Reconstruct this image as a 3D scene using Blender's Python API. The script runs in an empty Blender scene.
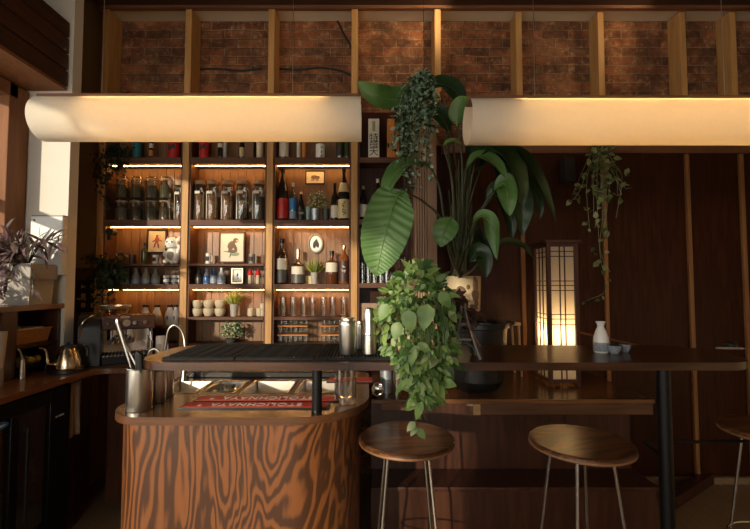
import bpy, math, random
from mathutils import Vector, Matrix
R = random.Random(7)
PI = math.pi
# ------------------------------------------------------------------ camera, world, sun, exposure
F, CX, CY, PITCH, CAMH = 420.0, 370.0, 264.5, math.radians(2.66), 1.4
sc = bpy.context.scene
cd = bpy.data.cameras.new('camera'); cam = bpy.data.objects.new('camera', cd); sc.collection.objects.link(cam)
cd.sensor_width = 36; cd.lens = F/750*36; cd.shift_x = 5/750; cd.clip_start = .02
cam.location = (0, 0, CAMH); cam.rotation_euler = (PI/2+PITCH, 0, 0)
sc.camera = cam
sc.view_settings.view_transform = 'Standard'; sc.view_settings.look = 'None'
sc.view_settings.gamma = 1; sc.view_settings.use_curve_mapping = False
sc.view_settings.exposure = 0.12
try:
    sc.cycles.use_denoising = True
    sc.cycles.max_bounces = 10; sc.cycles.transparent_max_bounces = 16
    sc.cycles.sample_clamp_indirect = 6
    sc.cycles.caustics_reflective = False; sc.cycles.caustics_refractive = False
except Exception: pass
w = bpy.data.worlds.new('world'); sc.world = w; w.use_nodes = True
w.node_tree.nodes['Background'].inputs[0].default_value = (1, .95, .88, 1)
w.node_tree.nodes['Background'].inputs[1].default_value = 1.2
def light(name, typ, loc, energy, color, **k):
    l = bpy.data.lights.new(name, typ); o = bpy.data.objects.new(name, l); sc.collection.objects.link(o)
    o.location = loc; l.energy = energy; l.color = color
    for a, b in k.items(): setattr(l, a, b)
    return o
def aim(o, d): o.rotation_euler = Vector(d).to_track_quat('-Z', 'Y').to_euler()
sun = light('sun', 'SUN', (-6, -8, 4), 7.0, (1, .85, .64), angle=math.radians(1.2)); aim(sun, (.46, .86, -.175))
win_l = light('window_daylight', 'AREA', (-2.06, -.4, 1.75), 44, (1, .93, .82), shape='RECTANGLE', size=4.2, size_y=1.5); aim(win_l, (1, .45, -.05))
win_f = light('shopfront_daylight', 'AREA', (.1, -5.02, 1.7), 52, (1, .93, .84), shape='RECTANGLE', size=1.6, size_y=2.2); aim(win_f, (-.08, 1, -.03))

# ------------------------------------------------------------------ helpers
cp, sp = math.cos(PITCH), math.sin(PITCH)
def ray(px, py):
    a, b = (px-CX)/F, (CY-py)/F
    return Vector((a, cp-b*sp, sp+b*cp))
def P(px, py, Y):
    d = ray(px, py); return Vector((0, 0, CAMH))+d*(Y/d.y)
def PZ(px, py, z):
    d = ray(px, py); return Vector((0, 0, CAMH))+d*((z-CAMH)/d.z)
ORG = {}
class MB:
    def __init__(s): s.v, s.f, s.m, s.sm = [], [], [], []
    def add(s, vs, fs, mi=0, smooth=False):
        b = len(s.v); s.v += [Vector(v) for v in vs]
        for f in fs: s.f.append([b+i for i in f]); s.m.append(mi); s.sm.append(smooth)
        return s
    def box(s, c, d, mi=0, rot=None):
        x, y, z = d[0]/2, d[1]/2, d[2]/2
        vs = [Vector((i*x, j*y, k*z)) for k in (-1, 1) for j in (-1, 1) for i in (-1, 1)]
        if rot is not None: vs = [rot @ v for v in vs]
        c = Vector(c)
        return s.add([v+c for v in vs], [(0,2,3,1),(4,5,7,6),(0,1,5,4),(2,6,7,3),(0,4,6,2),(1,3,7,5)], mi)
    def span(s, x0, x1, y0, y1, z0, z1, mi=0):
        return s.box(((x0+x1)/2, (y0+y1)/2, (z0+z1)/2), (abs(x1-x0), abs(y1-y0), abs(z1-z0)), mi)
    def lathe(s, prof, c=(0,0,0), n=20, mi=0, a0=0, a1=2*PI, axis=None):
        c = Vector(c); full = abs(a1-a0-2*PI) < 1e-6; k = n if full else n+1
        vs = []
        for r, z in prof:
            for i in range(k):
                a = a0+(a1-a0)*i/n
                v = Vector((r*math.cos(a), r*math.sin(a), z))
                if axis is not None: v = axis @ v
                vs.append(c+v)
        fs = []
        for j in range(len(prof)-1):
            for i in range(n):
                i2 = (i+1) % k if full else i+1
                fs.append((j*k+i, j*k+i2, (j+1)*k+i2, (j+1)*k+i))
        return s.add(vs, fs, mi, True)
    def cyl(s, c, r, h, n=20, mi=0, axis=None, r2=None):
        r2 = r if r2 is None else r2
        return s.lathe([(0, 0), (r, 0), (r2, h), (0, h)], c, n, mi, axis=axis)
    def tube(s, pts, r, n=8, mi=0, caps=True):
        pts = [Vector(p) for p in pts]; rs = r if isinstance(r, (list, tuple)) else [r]*len(pts)
        vs, prev = [], None
        for i, p in enumerate(pts):
            t = (pts[min(i+1, len(pts)-1)]-pts[max(i-1, 0)])
            t = t.normalized() if t.length > 1e-9 else Vector((0,0,1))
            if prev is None:
                u = t.cross(Vector((0,0,1)) if abs(t.z) < .9 else Vector((1,0,0))).normalized()
            else:
                u = prev-t*prev.dot(t); u = u.normalized() if u.length > 1e-6 else prev
            prev = u; w_ = t.cross(u)
            for k in range(n):
                a = 2*PI*k/n; vs.append(p+(u*math.cos(a)+w_*math.sin(a))*rs[i])
        fs = [(j*n+k, j*n+(k+1) % n, (j+1)*n+(k+1) % n, (j+1)*n+k) for j in range(len(pts)-1) for k in range(n)]
        s.add(vs, fs, mi, True)
        if caps:
            m = len(pts)-1
            s.add(vs[:n], [tuple(reversed(range(n)))], mi); s.add(vs[m*n:], [tuple(range(n))], mi)
        return s
    def prism(s, poly, z0, z1, mi=0, side=None):
        n = len(poly)
        s.add([(x, y, z0) for x, y in poly]+[(x, y, z1) for x, y in poly], [tuple(reversed(range(n))), tuple(range(n, 2*n))], mi)
        s.add([(x, y, z0) for x, y in poly]+[(x, y, z1) for x, y in poly], [(i, (i+1) % n, n+(i+1) % n, n+i) for i in range(n)], mi if side is None else side, True)
        return s
    def ell(s, c, r, mi=0, nu=14, nv=9, rot=None):
        c = Vector(c); vs = []; fs = []
        for j in range(nv+1):
            t = PI*j/nv
            for i in range(nu):
                a = 2*PI*i/nu; v = Vector((r[0]*math.sin(t)*math.cos(a), r[1]*math.sin(t)*math.sin(a), r[2]*math.cos(t)))
                vs.append(c+(rot @ v if rot is not None else v))
        for j in range(nv):
            for i in range(nu): fs.append((j*nu+i, (j+1)*nu+i, (j+1)*nu+(i+1) % nu, j*nu+(i+1) % nu))
        return s.add(vs, fs, mi, True)
    def leaf(s, p, d, n, L, W, droop=.3, rows=4, mi=0, fold=.18, shape=.8):
        p = Vector(p); d = Vector(d).normalized(); n = Vector(n)
        n = n-d*n.dot(d); n = n.normalized() if n.length > 1e-6 else d.orthogonal().normalized()
        sd = d.cross(n); vs, fs = [], []
        for i in range(rows+1):
            t = i/rows; wd = W/2*math.sin(PI*min(1, t**shape))**.8 if 0 < t < 1 else 0.0006
            c = p+d*(L*t)-n*(droop*L*t*t); up = n*(fold*wd)
            vs += [c-sd*wd+up, c, c+sd*wd+up]
        for i in range(rows):
            b = i*3; fs += [(b, b+1, b+4, b+3), (b+1, b+2, b+5, b+4)]
        return s.add(vs, fs, mi, True)
    def ribbon(s, path, W, nrm, rows=26, mi=0, fold=.12, ribs=.03, cols=4, prof=.75, sharp=1.0):
        pts = curve(path, rows); vs, fs = [], []; k = 2*cols+1
        nr = [Vector(nrm)]*(rows+1) if not isinstance(nrm, list) else [Vector(nrm[0]).lerp(Vector(nrm[-1]), i/rows) for i in range(rows+1)]
        for i, c in enumerate(pts):
            t = i/rows; tg = (pts[min(i+1, rows)]-pts[max(i-1, 0)]).normalized()
            n = nr[i]-tg*nr[i].dot(tg); n.normalize(); sd = tg.cross(n)
            wd = W/2*max(.004, math.sin(PI*t**prof)**.7*(1-t**8*.2) if 0 < t < 1 else .004)
            for j in range(-cols, cols+1):
                u = j/cols; rr = ribs*W*.5*(0, 1, 0, -1)[i % 4]*min(1, abs(u)*3)
                vs.append(c+sd*(u*wd)+n*(fold*wd*u*u*2+rr*(1-abs(u)*.3))+tg*(abs(u)*wd*.45))
        s.tube([p+(nr[i]-(0*p)).normalized()*.004 for i, p in enumerate(pts[:-1])], [.0035-.0025*i/rows for i in range(rows)], 5, 1)
        for i in range(rows):
            for j in range(k-1): fs.append((i*k+j, i*k+j+1, (i+1)*k+j+1, (i+1)*k+j))
        return s.add(vs, fs, mi, True)
    def build(s, name, mats, parent=None, bevel=0, org=None, ang=38, kind=None, label=None, cat=None, group=None, seg=2):
        if not isinstance(mats, (list, tuple)): mats = [mats]
        if parent is not None: o0 = ORG[parent.name]
        elif org is not None: o0 = Vector(org)
        elif kind == 'structure' : o0 = Vector((0,0,0))
        else:
            xs = [v.x for v in s.v]; ys = [v.y for v in s.v]; zs = [v.z for v in s.v]
            o0 = Vector(((min(xs)+max(xs))/2, (min(ys)+max(ys))/2, min(zs)))
        me = bpy.data.meshes.new(name); me.from_pydata([v-o0 for v in s.v], [], s.f)
        for m in mats: me.materials.append(m)
        me.polygons.foreach_set('material_index', s.m); me.polygons.foreach_set('use_smooth', [True]*len(s.f))
        me.update(); me.set_sharp_from_angle(angle=math.radians(ang))
        o = bpy.data.objects.new(name, me); sc.collection.objects.link(o)
        if parent is not None: o.parent = parent
        else: o.location = o0
        ORG[o.name] = o0
        if bevel:
            b = o.modifiers.new('bevel', 'BEVEL'); b.width = bevel; b.segments = seg; b.limit_method = 'ANGLE'; b.angle_limit = math.radians(40)
        tag(o, label, cat, group, kind)
        return o
def tag(o, label=None, cat=None, group=None, kind=None):
    if label: o['label'] = label
    if cat: o['category'] = cat
    if group: o['group'] = group
    if kind: o['kind'] = kind
    return o
def thing(name, label, cat, loc, group=None):
    o = bpy.data.objects.new(name, None); sc.collection.objects.link(o); o.location = loc; o.empty_display_size = .05
    ORG[o.name] = Vector(loc); return tag(o, label, cat, group)
def dup(root, loc, label=None, rz=None, scale=None, parent=None):
    c = root.copy(); sc.collection.objects.link(c)
    if parent is None:
        c.location = loc; c['label'] = label; ORG[c.name] = Vector(loc)
        if rz is not None: c.rotation_euler = (0, 0, rz)
        if scale is not None: c.scale = scale
    else: c.parent = parent
    for ch in list(root.children): dup(ch, None, parent=c)
    return c
def curve(pts, n):
    pts = [Vector(p) for p in pts]; q = [pts[0]*2-pts[1]]+pts+[pts[-1]*2-pts[-2]]; out = []
    m = len(pts)-1
    for i in range(n+1):
        t = i/n*m; k = min(int(t), m-1); t -= k
        a, b, c, d = q[k:k+4]
        out.append(.5*((2*b)+(c-a)*t+(2*a-5*b+4*c-d)*t*t+(3*b-a-3*c+d)*t**3))
    return out
def rrect(x0, x1, y0, y1, rs, n=10):
    # corner radii order: x0y0, x1y0, x1y1, x0y1
    out = []
    for (cx, cy, r, a) in ((x0+rs[0], y0+rs[0], rs[0], PI), (x1-rs[1], y0+rs[1], rs[1], 1.5*PI), (x1-rs[2], y1-rs[2], rs[2], 0), (x0+rs[3], y1-rs[3], rs[3], .5*PI)):
        for i in range(n+1): out.append((cx+r*math.cos(a+PI/2*i/n), cy+r*math.sin(a+PI/2*i/n)))
    return out
ORD = ['first','second','third','fourth','fifth','sixth','seventh','eighth','ninth','tenth']

# ------------------------------------------------------------------ materials
def nt(name):
    m = bpy.data.materials.new(name); m.use_nodes = True; t = m.node_tree
    return m, t, t.nodes['Principled BSDF']
def setp(b, **k):
    for a, v in k.items():
        b.inputs[a.replace('_', ' ')].default_value = v
def c4(c): return (c[0], c[1], c[2], 1)
def plain(name, col, rough=.5, metal=0, var=.12, scale=40, **k):
    m, t, b = nt(name)
    n = t.nodes.new('ShaderNodeTexNoise'); n.inputs['Scale'].default_value = scale; n.inputs['Detail'].default_value = 3
    r = t.nodes.new('ShaderNodeValToRGB')
    r.color_ramp.elements[0].color = c4([x*(1-var) for x in col]); r.color_ramp.elements[1].color = c4([min(1, x*(1+var)) for x in col])
    tc = t.nodes.new('ShaderNodeTexCoord'); t.links.new(tc.outputs['Object'], n.inputs['Vector'])
    t.links.new(n.outputs['Fac'], r.inputs[0]); t.links.new(r.outputs[0], b.inputs['Base Color'])
    setp(b, Roughness=rough, Metallic=metal, **k); return m
def wood(name, dark, lite, axis='X', scale=1.0, rough=.4, contrast=(.3, .7), coat=0, bump=.12, stretch=12):
    m, t, b = nt(name); N = t.nodes.new; L = t.links.new
    tc = N('ShaderNodeTexCoord'); mp = N('ShaderNodeMapping'); L(tc.outputs['Object'], mp.inputs['Vector'])
    s = [stretch*scale]*3; s['XYZ'.index(axis)] = scale; mp.inputs['Scale'].default_value = s
    n = N('ShaderNodeTexNoise'); n.inputs['Scale'].default_value = 3; n.inputs['Detail'].default_value = 6; n.inputs['Distortion'].default_value = .6
    L(mp.outputs[0], n.inputs['Vector'])
    r = N('ShaderNodeValToRGB'); L(n.outputs['Fac'], r.inputs[0])
    r.color_ramp.elements[0].position, r.color_ramp.elements[1].position = contrast
    r.color_ramp.elements[0].color = c4(dark); r.color_ramp.elements[1].color = c4(lite)
    L(r.outputs[0], b.inputs['Base Color'])
    bp = N('ShaderNodeBump'); bp.inputs['Strength'].default_value = bump; bp.inputs['Distance'].default_value = .003
    L(n.outputs['Fac'], bp.inputs['Height']); L(bp.outputs[0], b.inputs['Normal'])
    setp(b, Roughness=rough, Coat_Weight=coat, Coat_Roughness=.15); return m
def figured(name, dark, lite, axis='Z', freq=16, nscale=2.6, rough=.4, coat=.3, stretch=.28, thr=(.35, .6)):
    m, t, b = nt(name); N = t.nodes.new; L = t.links.new
    tc = N('ShaderNodeTexCoord'); mp = N('ShaderNodeMapping'); L(tc.outputs['Object'], mp.inputs['Vector'])
    s = [1, 1, 1]; s['XYZ'.index(axis)] = stretch; mp.inputs['Scale'].default_value = s
    n = N('ShaderNodeTexNoise'); n.inputs['Scale'].default_value = nscale; n.inputs['Detail'].default_value = 4; n.inputs['Roughness'].default_value = .5; n.inputs['Distortion'].default_value = .5
    L(mp.outputs[0], n.inputs['Vector'])
    mul = N('ShaderNodeMath'); mul.operation = 'MULTIPLY'; mul.inputs[1].default_value = freq*2*PI/2.2; L(n.outputs['Fac'], mul.inputs[0])
    sn = N('ShaderNodeMath'); sn.operation = 'SINE'; L(mul.outputs[0], sn.inputs[0])
    ma = N('ShaderNodeMath'); ma.operation = 'MULTIPLY_ADD'; ma.inputs[1].default_value = .5; ma.inputs[2].default_value = .5; L(sn.outputs[0], ma.inputs[0])
    n2 = N('ShaderNodeTexNoise'); n2.inputs['Scale'].default_value = 14; n2.inputs['Detail'].default_value = 5
    mp2 = N('ShaderNodeMapping'); s2 = [6, 6, 6]; s2['XYZ'.index(axis)] = .6; mp2.inputs['Scale'].default_value = s2
    L(tc.outputs['Object'], mp2.inputs['Vector']); L(mp2.outputs[0], n2.inputs['Vector'])
    ad = N('ShaderNodeMath'); ad.operation = 'MULTIPLY_ADD'; ad.inputs[1].default_value = .8; L(n2.outputs['Fac'], ad.inputs[0]); 
    sb = N('ShaderNodeMath'); sb.operation = 'SUBTRACT'; sb.inputs[1].default_value = .4; L(ma.outputs[0], sb.inputs[0]); L(sb.outputs[0], ad.inputs[2])
    r = N('ShaderNodeValToRGB'); L(ad.outputs[0], r.inputs[0])
    r.color_ramp.elements[0].position, r.color_ramp.elements[1].position = thr
    r.color_ramp.elements[0].color = c4(dark); r.color_ramp.elements[1].color = c4(lite)
    L(r.outputs[0], b.inputs['Base Color']); setp(b, Roughness=rough, Coat_Weight=coat, Coat_Roughness=.2)
    bp = N('ShaderNodeBump'); bp.inputs['Strength'].default_value = .1; bp.inputs['Distance'].default_value = .002
    L(n2.outputs['Fac'], bp.inputs['Height']); L(bp.outputs[0], b.inputs['Normal'])
    return m
def glassm(name, col=(1,1,1), rough=.02, ior=1.45, wgt=1.0):
    m, t, b = nt(name); setp(b, Base_Color=c4(col), Roughness=rough, IOR=ior, Transmission_Weight=wgt); return m
def thin_glass(name, col=(1,1,1), refl=.08, rough=.02, alpha=1.0):
    m, t, b = nt(name); N = t.nodes.new; L = t.links.new
    tr = N('ShaderNodeBsdfTransparent'); tr.inputs[0].default_value = c4(col)
    gl = N('ShaderNodeBsdfGlossy'); gl.inputs['Roughness'].default_value = rough
    fr = N('ShaderNodeLayerWeight'); fr.inputs['Blend'].default_value = .35
    ma = N('ShaderNodeMath'); ma.operation = 'MULTIPLY_ADD'; ma.inputs[1].default_value = .6; ma.inputs[2].default_value = refl; ma.use_clamp = True
    L(fr.outputs['Facing'], ma.inputs[0])
    mx = N('ShaderNodeMixShader'); L(ma.outputs[0], mx.inputs[0]); L(tr.outputs[0], mx.inputs[1]); L(gl.outputs[0], mx.inputs[2])
    L(mx.outputs[0], t.nodes['Material Output'].inputs[0]); return m
def leafm(name, c1, c2, rough=.35, trans=.25, scale=18, vein=None):
    m, t, b = nt(name); N = t.nodes.new; L = t.links.new
    tc = N('ShaderNodeTexCoord'); n = N('ShaderNodeTexNoise'); n.inputs['Scale'].default_value = scale; L(tc.outputs['Object'], n.inputs['Vector'])
    r = N('ShaderNodeValToRGB'); r.color_ramp.elements[0].position = .35; r.color_ramp.elements[1].position = .68
    r.color_ramp.elements[0].color = c4(c1); r.color_ramp.elements[1].color = c4(c2); L(n.outputs['Fac'], r.inputs[0])
    L(r.outputs[0], b.inputs['Base Color']); setp(b, Roughness=rough)
    tl = N('ShaderNodeBsdfTranslucent'); L(r.outputs[0], tl.inputs[0])
    mx = N('ShaderNodeMixShader'); mx.inputs[0].default_value = trans; L(b.outputs[0], mx.inputs[1]); L(tl.outputs[0], mx.inputs[2])
    L(mx.outputs[0], t.nodes['Material Output'].inputs[0]); return m
def emit(name, col, s):
    m, t, b = nt(name); setp(b, Base_Color=c4(col), Emission_Color=c4(col), Emission_Strength=s); return m
def paper(name, col, trans=.5):
    m, t, b = nt(name); N = t.nodes.new; L = t.links.new
    tc = N('ShaderNodeTexCoord'); n = N('ShaderNodeTexNoise'); n.inputs['Scale'].default_value = 60; n.inputs['Detail'].default_value = 4; L(tc.outputs['Object'], n.inputs['Vector'])
    r = N('ShaderNodeValToRGB'); r.color_ramp.elements[0].color = c4([x*.93 for x in col]); r.color_ramp.elements[1].color = c4(col); L(n.outputs['Fac'], r.inputs[0])
    df = N('ShaderNodeBsdfDiffuse'); tl = N('ShaderNodeBsdfTranslucent'); L(r.outputs[0], df.inputs[0]); L(r.outputs[0], tl.inputs[0])
    mx = N('ShaderNodeMixShader'); mx.inputs[0].default_value = trans; L(df.outputs[0], mx.inputs[1]); L(tl.outputs[0], mx.inputs[2])
    L(mx.outputs[0], t.nodes['Material Output'].inputs[0]); return m
def brickm():
    m, t, b = nt('old_brick'); N = t.nodes.new; L = t.links.new
    tc = N('ShaderNodeTexCoord'); sx = N('ShaderNodeSeparateXYZ'); L(tc.outputs['Object'], sx.inputs[0])
    wn = N('ShaderNodeTexNoise'); wn.inputs['Scale'].default_value = 5; L(tc.outputs['Object'], wn.inputs['Vector'])
    wm = N('ShaderNodeMath'); wm.operation = 'MULTIPLY_ADD'; wm.inputs[1].default_value = .03; L(wn.outputs['Fac'], wm.inputs[0]); L(sx.outputs['Z'], wm.inputs[2])
    cb = N('ShaderNodeCombineXYZ'); L(sx.outputs['X'], cb.inputs[0]); L(wm.outputs[0], cb.inputs[1])
    br = N('ShaderNodeTexBrick'); L(cb.outputs[0], br.inputs['Vector'])
    br.inputs['Scale'].default_value = 1; br.inputs['Brick Width'].default_value = .205; br.inputs['Row Height'].default_value = .069
    br.inputs['Mortar Size'].default_value = .007; br.inputs['Mortar Smooth'].default_value = .6; br.inputs['Bias'].default_value = -.1
    br.inputs['Color1'].default_value = (.33, .105, .038, 1); br.inputs['Color2'].default_value = (.10, .032, .015, 1); br.inputs['Mortar'].default_value = (.36, .23, .12, 1)
    n = N('ShaderNodeTexNoise'); n.inputs['Scale'].default_value = 9; n.inputs['Detail'].default_value = 8; n.inputs['Roughness'].default_value = .7; L(tc.outputs['Object'], n.inputs['Vector'])
    r = N('ShaderNodeValToRGB'); r.color_ramp.elements[0].position = .38; r.color_ramp.elements[1].position = .70
    r.color_ramp.elements[0].color = (0,0,0,1); r.color_ramp.elements[1].color = (.6,.6,.6,1); L(n.outputs['Fac'], r.inputs[0])
    mx = N('ShaderNodeMix'); mx.data_type = 'RGBA'; L(r.outputs[0], mx.inputs[0]); L(br.outputs['Color'], mx.inputs[6]); mx.inputs[7].default_value = (.34, .20, .10, 1)
    n3 = N('ShaderNodeTexNoise'); n3.inputs['Scale'].default_value = 22; n3.inputs['Detail'].default_value = 6; n3.inputs['Roughness'].default_value = .75; L(tc.outputs['Object'], n3.inputs['Vector'])
    r3 = N('ShaderNodeValToRGB'); r3.color_ramp.elements[0].position = .53; r3.color_ramp.elements[1].position = .68; r3.color_ramp.elements[0].color = (0,0,0,1); r3.color_ramp.elements[1].color = (.8,.8,.8,1); L(n3.outputs['Fac'], r3.inputs[0])
    mx3 = N('ShaderNodeMix'); mx3.data_type = 'RGBA'; L(r3.outputs[0], mx3.inputs[0]); L(mx.outputs[2], mx3.inputs[6]); mx3.inputs[7].default_value = (.55, .36, .20, 1)
    n4 = N('ShaderNodeTexNoise'); n4.inputs['Scale'].default_value = 7; n4.inputs['Detail'].default_value = 5; n4.inputs['Roughness'].default_value = .7
    mp4 = N('ShaderNodeMapping'); mp4.inputs['Location'].default_value = (3, 5, 2); L(tc.outputs['Object'], mp4.inputs['Vector']); L(mp4.outputs[0], n4.inputs['Vector'])
    r4 = N('ShaderNodeValToRGB'); r4.color_ramp.elements[0].position = .40; r4.color_ramp.elements[1].position = .62; r4.color_ramp.elements[0].color = (.48,.45,.44,1); r4.color_ramp.elements[1].color = (1.15,1.1,1.05,1); L(n4.outputs['Fac'], r4.inputs[0])
    mx4 = N('ShaderNodeMix'); mx4.data_type = 'RGBA'; mx4.blend_type = 'MULTIPLY'; mx4.inputs[0].default_value = 1; L(mx3.outputs[2], mx4.inputs[6]); L(r4.outputs[0], mx4.inputs[7])
    L(mx4.outputs[2], b.inputs['Base Color'])
    ad = N('ShaderNodeMath'); ad.operation = 'MULTIPLY_ADD'; ad.inputs[1].default_value = -.7; L(br.outputs['Fac'], ad.inputs[0]); L(n.outputs['Fac'], ad.inputs[2])
    bp = N('ShaderNodeBump'); bp.inputs['Strength'].default_value = 1; bp.inputs['Distance'].default_value = .022; L(ad.outputs[0], bp.inputs['Height']); L(bp.outputs[0], b.inputs['Normal'])
    setp(b, Roughness=.9); return m
def rubberm():
    m, t, b = nt('black_rubber_nubs'); N = t.nodes.new; L = t.links.new
    tc = N('ShaderNodeTexCoord'); v = N('ShaderNodeTexVoronoi'); v.inputs['Scale'].default_value = 90; v.inputs['Randomness'].default_value = 0; L(tc.outputs['Object'], v.inputs['Vector'])
    bp = N('ShaderNodeBump'); bp.inputs['Strength'].default_value = 1; bp.inputs['Distance'].default_value = .004; bp.invert = True
    L(v.outputs['Distance'], bp.inputs['Height']); L(bp.outputs[0], b.inputs['Normal'])
    setp(b, Base_Color=(.010, .010, .010, 1), Roughness=.75, Specular_IOR_Level=.3); return m
M = {}
M['stud'] = wood('pine_stud', (.42, .21, .065), (.60, .34, .12), 'Z', 1, .6)
M['batten'] = wood('pine_batten', (.24, .10, .03), (.34, .155, .05), 'Z', 1, .55)
M['shelf'] = wood('shelf_walnut', (.075, .026, .011), (.135, .05, .022), 'X', 1.2, .65)
M['back'] = wood('slatted_back_panel', (.15, .066, .020), (.24, .115, .038), 'Z', 2.4, .45, stretch=14)
M['panel'] = wood('dark_wall_panel', (.026, .0065, .002), (.060, .016, .005), 'Z', 1.2, .4)
for _m in ('panel',): M[_m].node_tree.nodes['Principled BSDF'].inputs['Specular IOR Level'].default_value = .2
M['cab'] = wood('dark_cabinet_wood', (.036, .011, .005), (.080, .026, .011), 'Z', 1, .38, coat=.1)
M['bartop'] = wood('bar_top_wood', (.035, .013, .006), (.085, .033, .013), 'X', 1.1, .3, coat=.15)
M['ledge'] = wood('ledge_wood', (.10, .04, .014), (.22, .095, .036), 'X', 1.1, .25, coat=.3)
M['counter'] = wood('counter_wood', (.09, .035, .014), (.19, .08, .03), 'Y', 1.1, .3, coat=.25)
M['ply'] = figured('rotary_cut_fir', (.06, .022, .0085), (.205, .070, .019), 'Z', 74, 2.1, .42, .2, .24, (.22, .80))
M['islandtop'] = figured('island_top_wood', (.055, .022, .009), (.115, .047, .018), 'X', 12, 3.0, .25, .4)
M['seat'] = figured('stool_seat_wood', (.075, .028, .011), (.17, .068, .025), 'X', 30, 4, .34, .25)
M['edge'] = wood('pale_ply_edge', (.20, .09, .035), (.32, .16, .065), 'X', 2, .4)
M['islandedge'] = wood('island_edge', (.07, .027, .011), (.13, .052, .02), 'X', 2, .35)
M['blond'] = wood('blond_wood', (.38, .22, .09), (.50, .31, .14), 'X', 2, .5)
M['beam'] = wood('dark_beam', (.03, .012, .006), (.06, .024, .011), 'X', 1, .6)
M['redwood'] = wood('red_trim_wood', (.12, .045, .02), (.20, .085, .035), 'X', 1, .5)
M['frame'] = wood('window_frame_wood', (.17, .062, .018), (.25, .095, .028), 'Z', 1, .7)
M['brick'] = brickm()
M['plaster'] = plain('white_plaster', (.72, .69, .61), .85, var=.06, scale=6)
M['tan'] = plain('tan_plaster', (.33, .23, .13), .85, var=.08, scale=4)
M['soffit'] = plain('soffit_plaster', (.62, .54, .42), .9, var=.1, scale=8)
M['darkceil'] = plain('dark_ceiling', (.03, .018, .012), .8)
M['floor'] = wood('floor_boards', (.24, .155, .08), (.32, .215, .12), 'Y', .8, .5)
M['black'] = plain('black_metal', (.012, .012, .013), .35, .6)
M['blackp'] = plain('black_plastic', (.009, .009, .009), .42)
M['matte'] = plain('matte_black', (.014, .013, .012), .75)
M['rubber'] = rubberm()
M['steel'] = plain('brushed_steel', (.66, .62, .55), .3, 1, var=.04)
M['wire'] = plain('bright_steel_rod', (.55, .53, .50), .22, 1)
M['chrome'] = plain('chrome', (.75, .73, .70), .08, 1, var=.02)
M['tapsteel'] = plain('tap_steel', (.34, .31, .27), .28, 1, var=.05)
M['galv'] = plain('galvanised_steel', (.42, .47, .50), .42, .7, var=.25)
M['brass'] = plain('warm_steel', (.62, .50, .34), .22, 1, var=.05)
M['white'] = plain('glazed_white', (.82, .79, .72), .25, var=.04)
M['cream'] = plain('cream_paper', (.70, .60, .42), .7, var=.08)
M['whitepaint'] = plain('white_enamel', (.72, .72, .69), .35, var=.03)
M['stone'] = plain('grey_stoneware', (.24, .21, .17), .45, var=.3, scale=25)
M['blueware'] = plain('blue_glaze', (.05, .11, .28), .2, var=.5, scale=60)
M['darkware'] = plain('dark_glaze', (.03, .026, .025), .3, var=.4)
M['bluewhite'] = plain('blue_white_glaze', (.35, .40, .48), .25, var=.7, scale=120)
M['wareband'] = plain('slate_band', (.26, .29, .32), .35, var=.85, scale=170)
M['bowl'] = plain('unglazed_cream', (.52, .43, .30), .6, var=.15, scale=30)
M['red'] = plain('red_print', (.50, .018, .015), .4, var=.1)
M['redmat'] = plain('red_rubber_mat', (.42, .022, .012), .5, var=.2)
M['teal'] = plain('teal_tin', (.02, .14, .16), .3)
M['orange'] = plain('orange_card', (.55, .20, .04), .6)
M['brown'] = plain('brown_card', (.16, .075, .035), .6, var=.3)
M['ink'] = plain('ink_black', (.02, .017, .014), .6)
M['inkbrown'] = plain('ink_brown', (.17, .10, .055), .7, var=.4, scale=200)
M['inkred'] = plain('ink_red', (.30, .08, .05), .7, var=.3)
M['inkgreen'] = plain('ink_green', (.28, .33, .20), .7)
M['labelw'] = plain('label_paper', (.68, .62, .50), .6, var=.1)
M['labelb'] = plain('label_blue', (.02, .16, .42), .4, var=.3)
M['labelk'] = plain('label_black', (.02, .02, .02), .5)
M['labely'] = plain('label_straw', (.62, .50, .24), .6)
M['cork'] = plain('cork_lid', (.42, .28, .15), .7, var=.2)
M['rope'] = plain('rope', (.45, .33, .2), .9)
M['soil'] = plain('potting_soil', (.03, .02, .012), .95, var=.5)
M['potgrey'] = plain('grey_planter', (.36, .33, .29), .6)
M['potdark'] = plain('dark_pot', (.045, .05, .05), .45)
M['potcream'] = plain('cream_pot', (.62, .48, .28), .55, var=.06)
M['basket'] = plain('woven_bread_basket', (.40, .19, .07), .8, var=.5, scale=90)
M['yellow'] = plain('yellow_fruit', (.55, .45, .06), .5, var=.2)
M['spice1'] = plain('dried_spice', (.25, .115, .048), .9, var=.95, scale=120)
M['spice2'] = plain('dark_tea', (.08, .055, .033), .9, var=.8, scale=120)
M['spice3'] = plain('green_herb', (.11, .10, .055), .9, var=.95, scale=120)
M['spice4'] = plain('grey_seed', (.16, .14, .105), .9, var=.6, scale=150)
M['glass'] = thin_glass('clear_glass', (.93, .94, .92), .07)
M['jarglass'] = thin_glass('jar_glass', (.84, .86, .82), .16)
M['dkglass'] = plain('dark_bottle_glass', (.014, .010, .008), .08, var=.1, Coat_Weight=.6)
M['brglass'] = plain('amber_bottle_glass', (.10, .030, .010), .08, var=.1, Coat_Weight=.6)
M['whisky'] = plain('whisky_glass', (.20, .06, .015), .08, var=.1, Coat_Weight=.6)
M['grglass'] = plain('green_bottle_glass', (.05, .065, .02), .08, var=.1, Coat_Weight=.6)
M['clglass'] = thin_glass('gin_glass', (.62, .60, .55), .14)
M['pane'] = thin_glass('window_pane', (.96, .97, .97), .04)
M['fridgeglass'] = thin_glass('smoked_glass', (.55, .55, .53), .06, .04)
M['led'] = emit('led_strip', (1, .47, .12), 34)
M['led2'] = emit('led_lamp', (1, .60, .22), 26)
M['led_added'] = emit('added_uplight', (1, .62, .30), 13)  # unseen upward glow, added to brighten bricks and soffit
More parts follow.
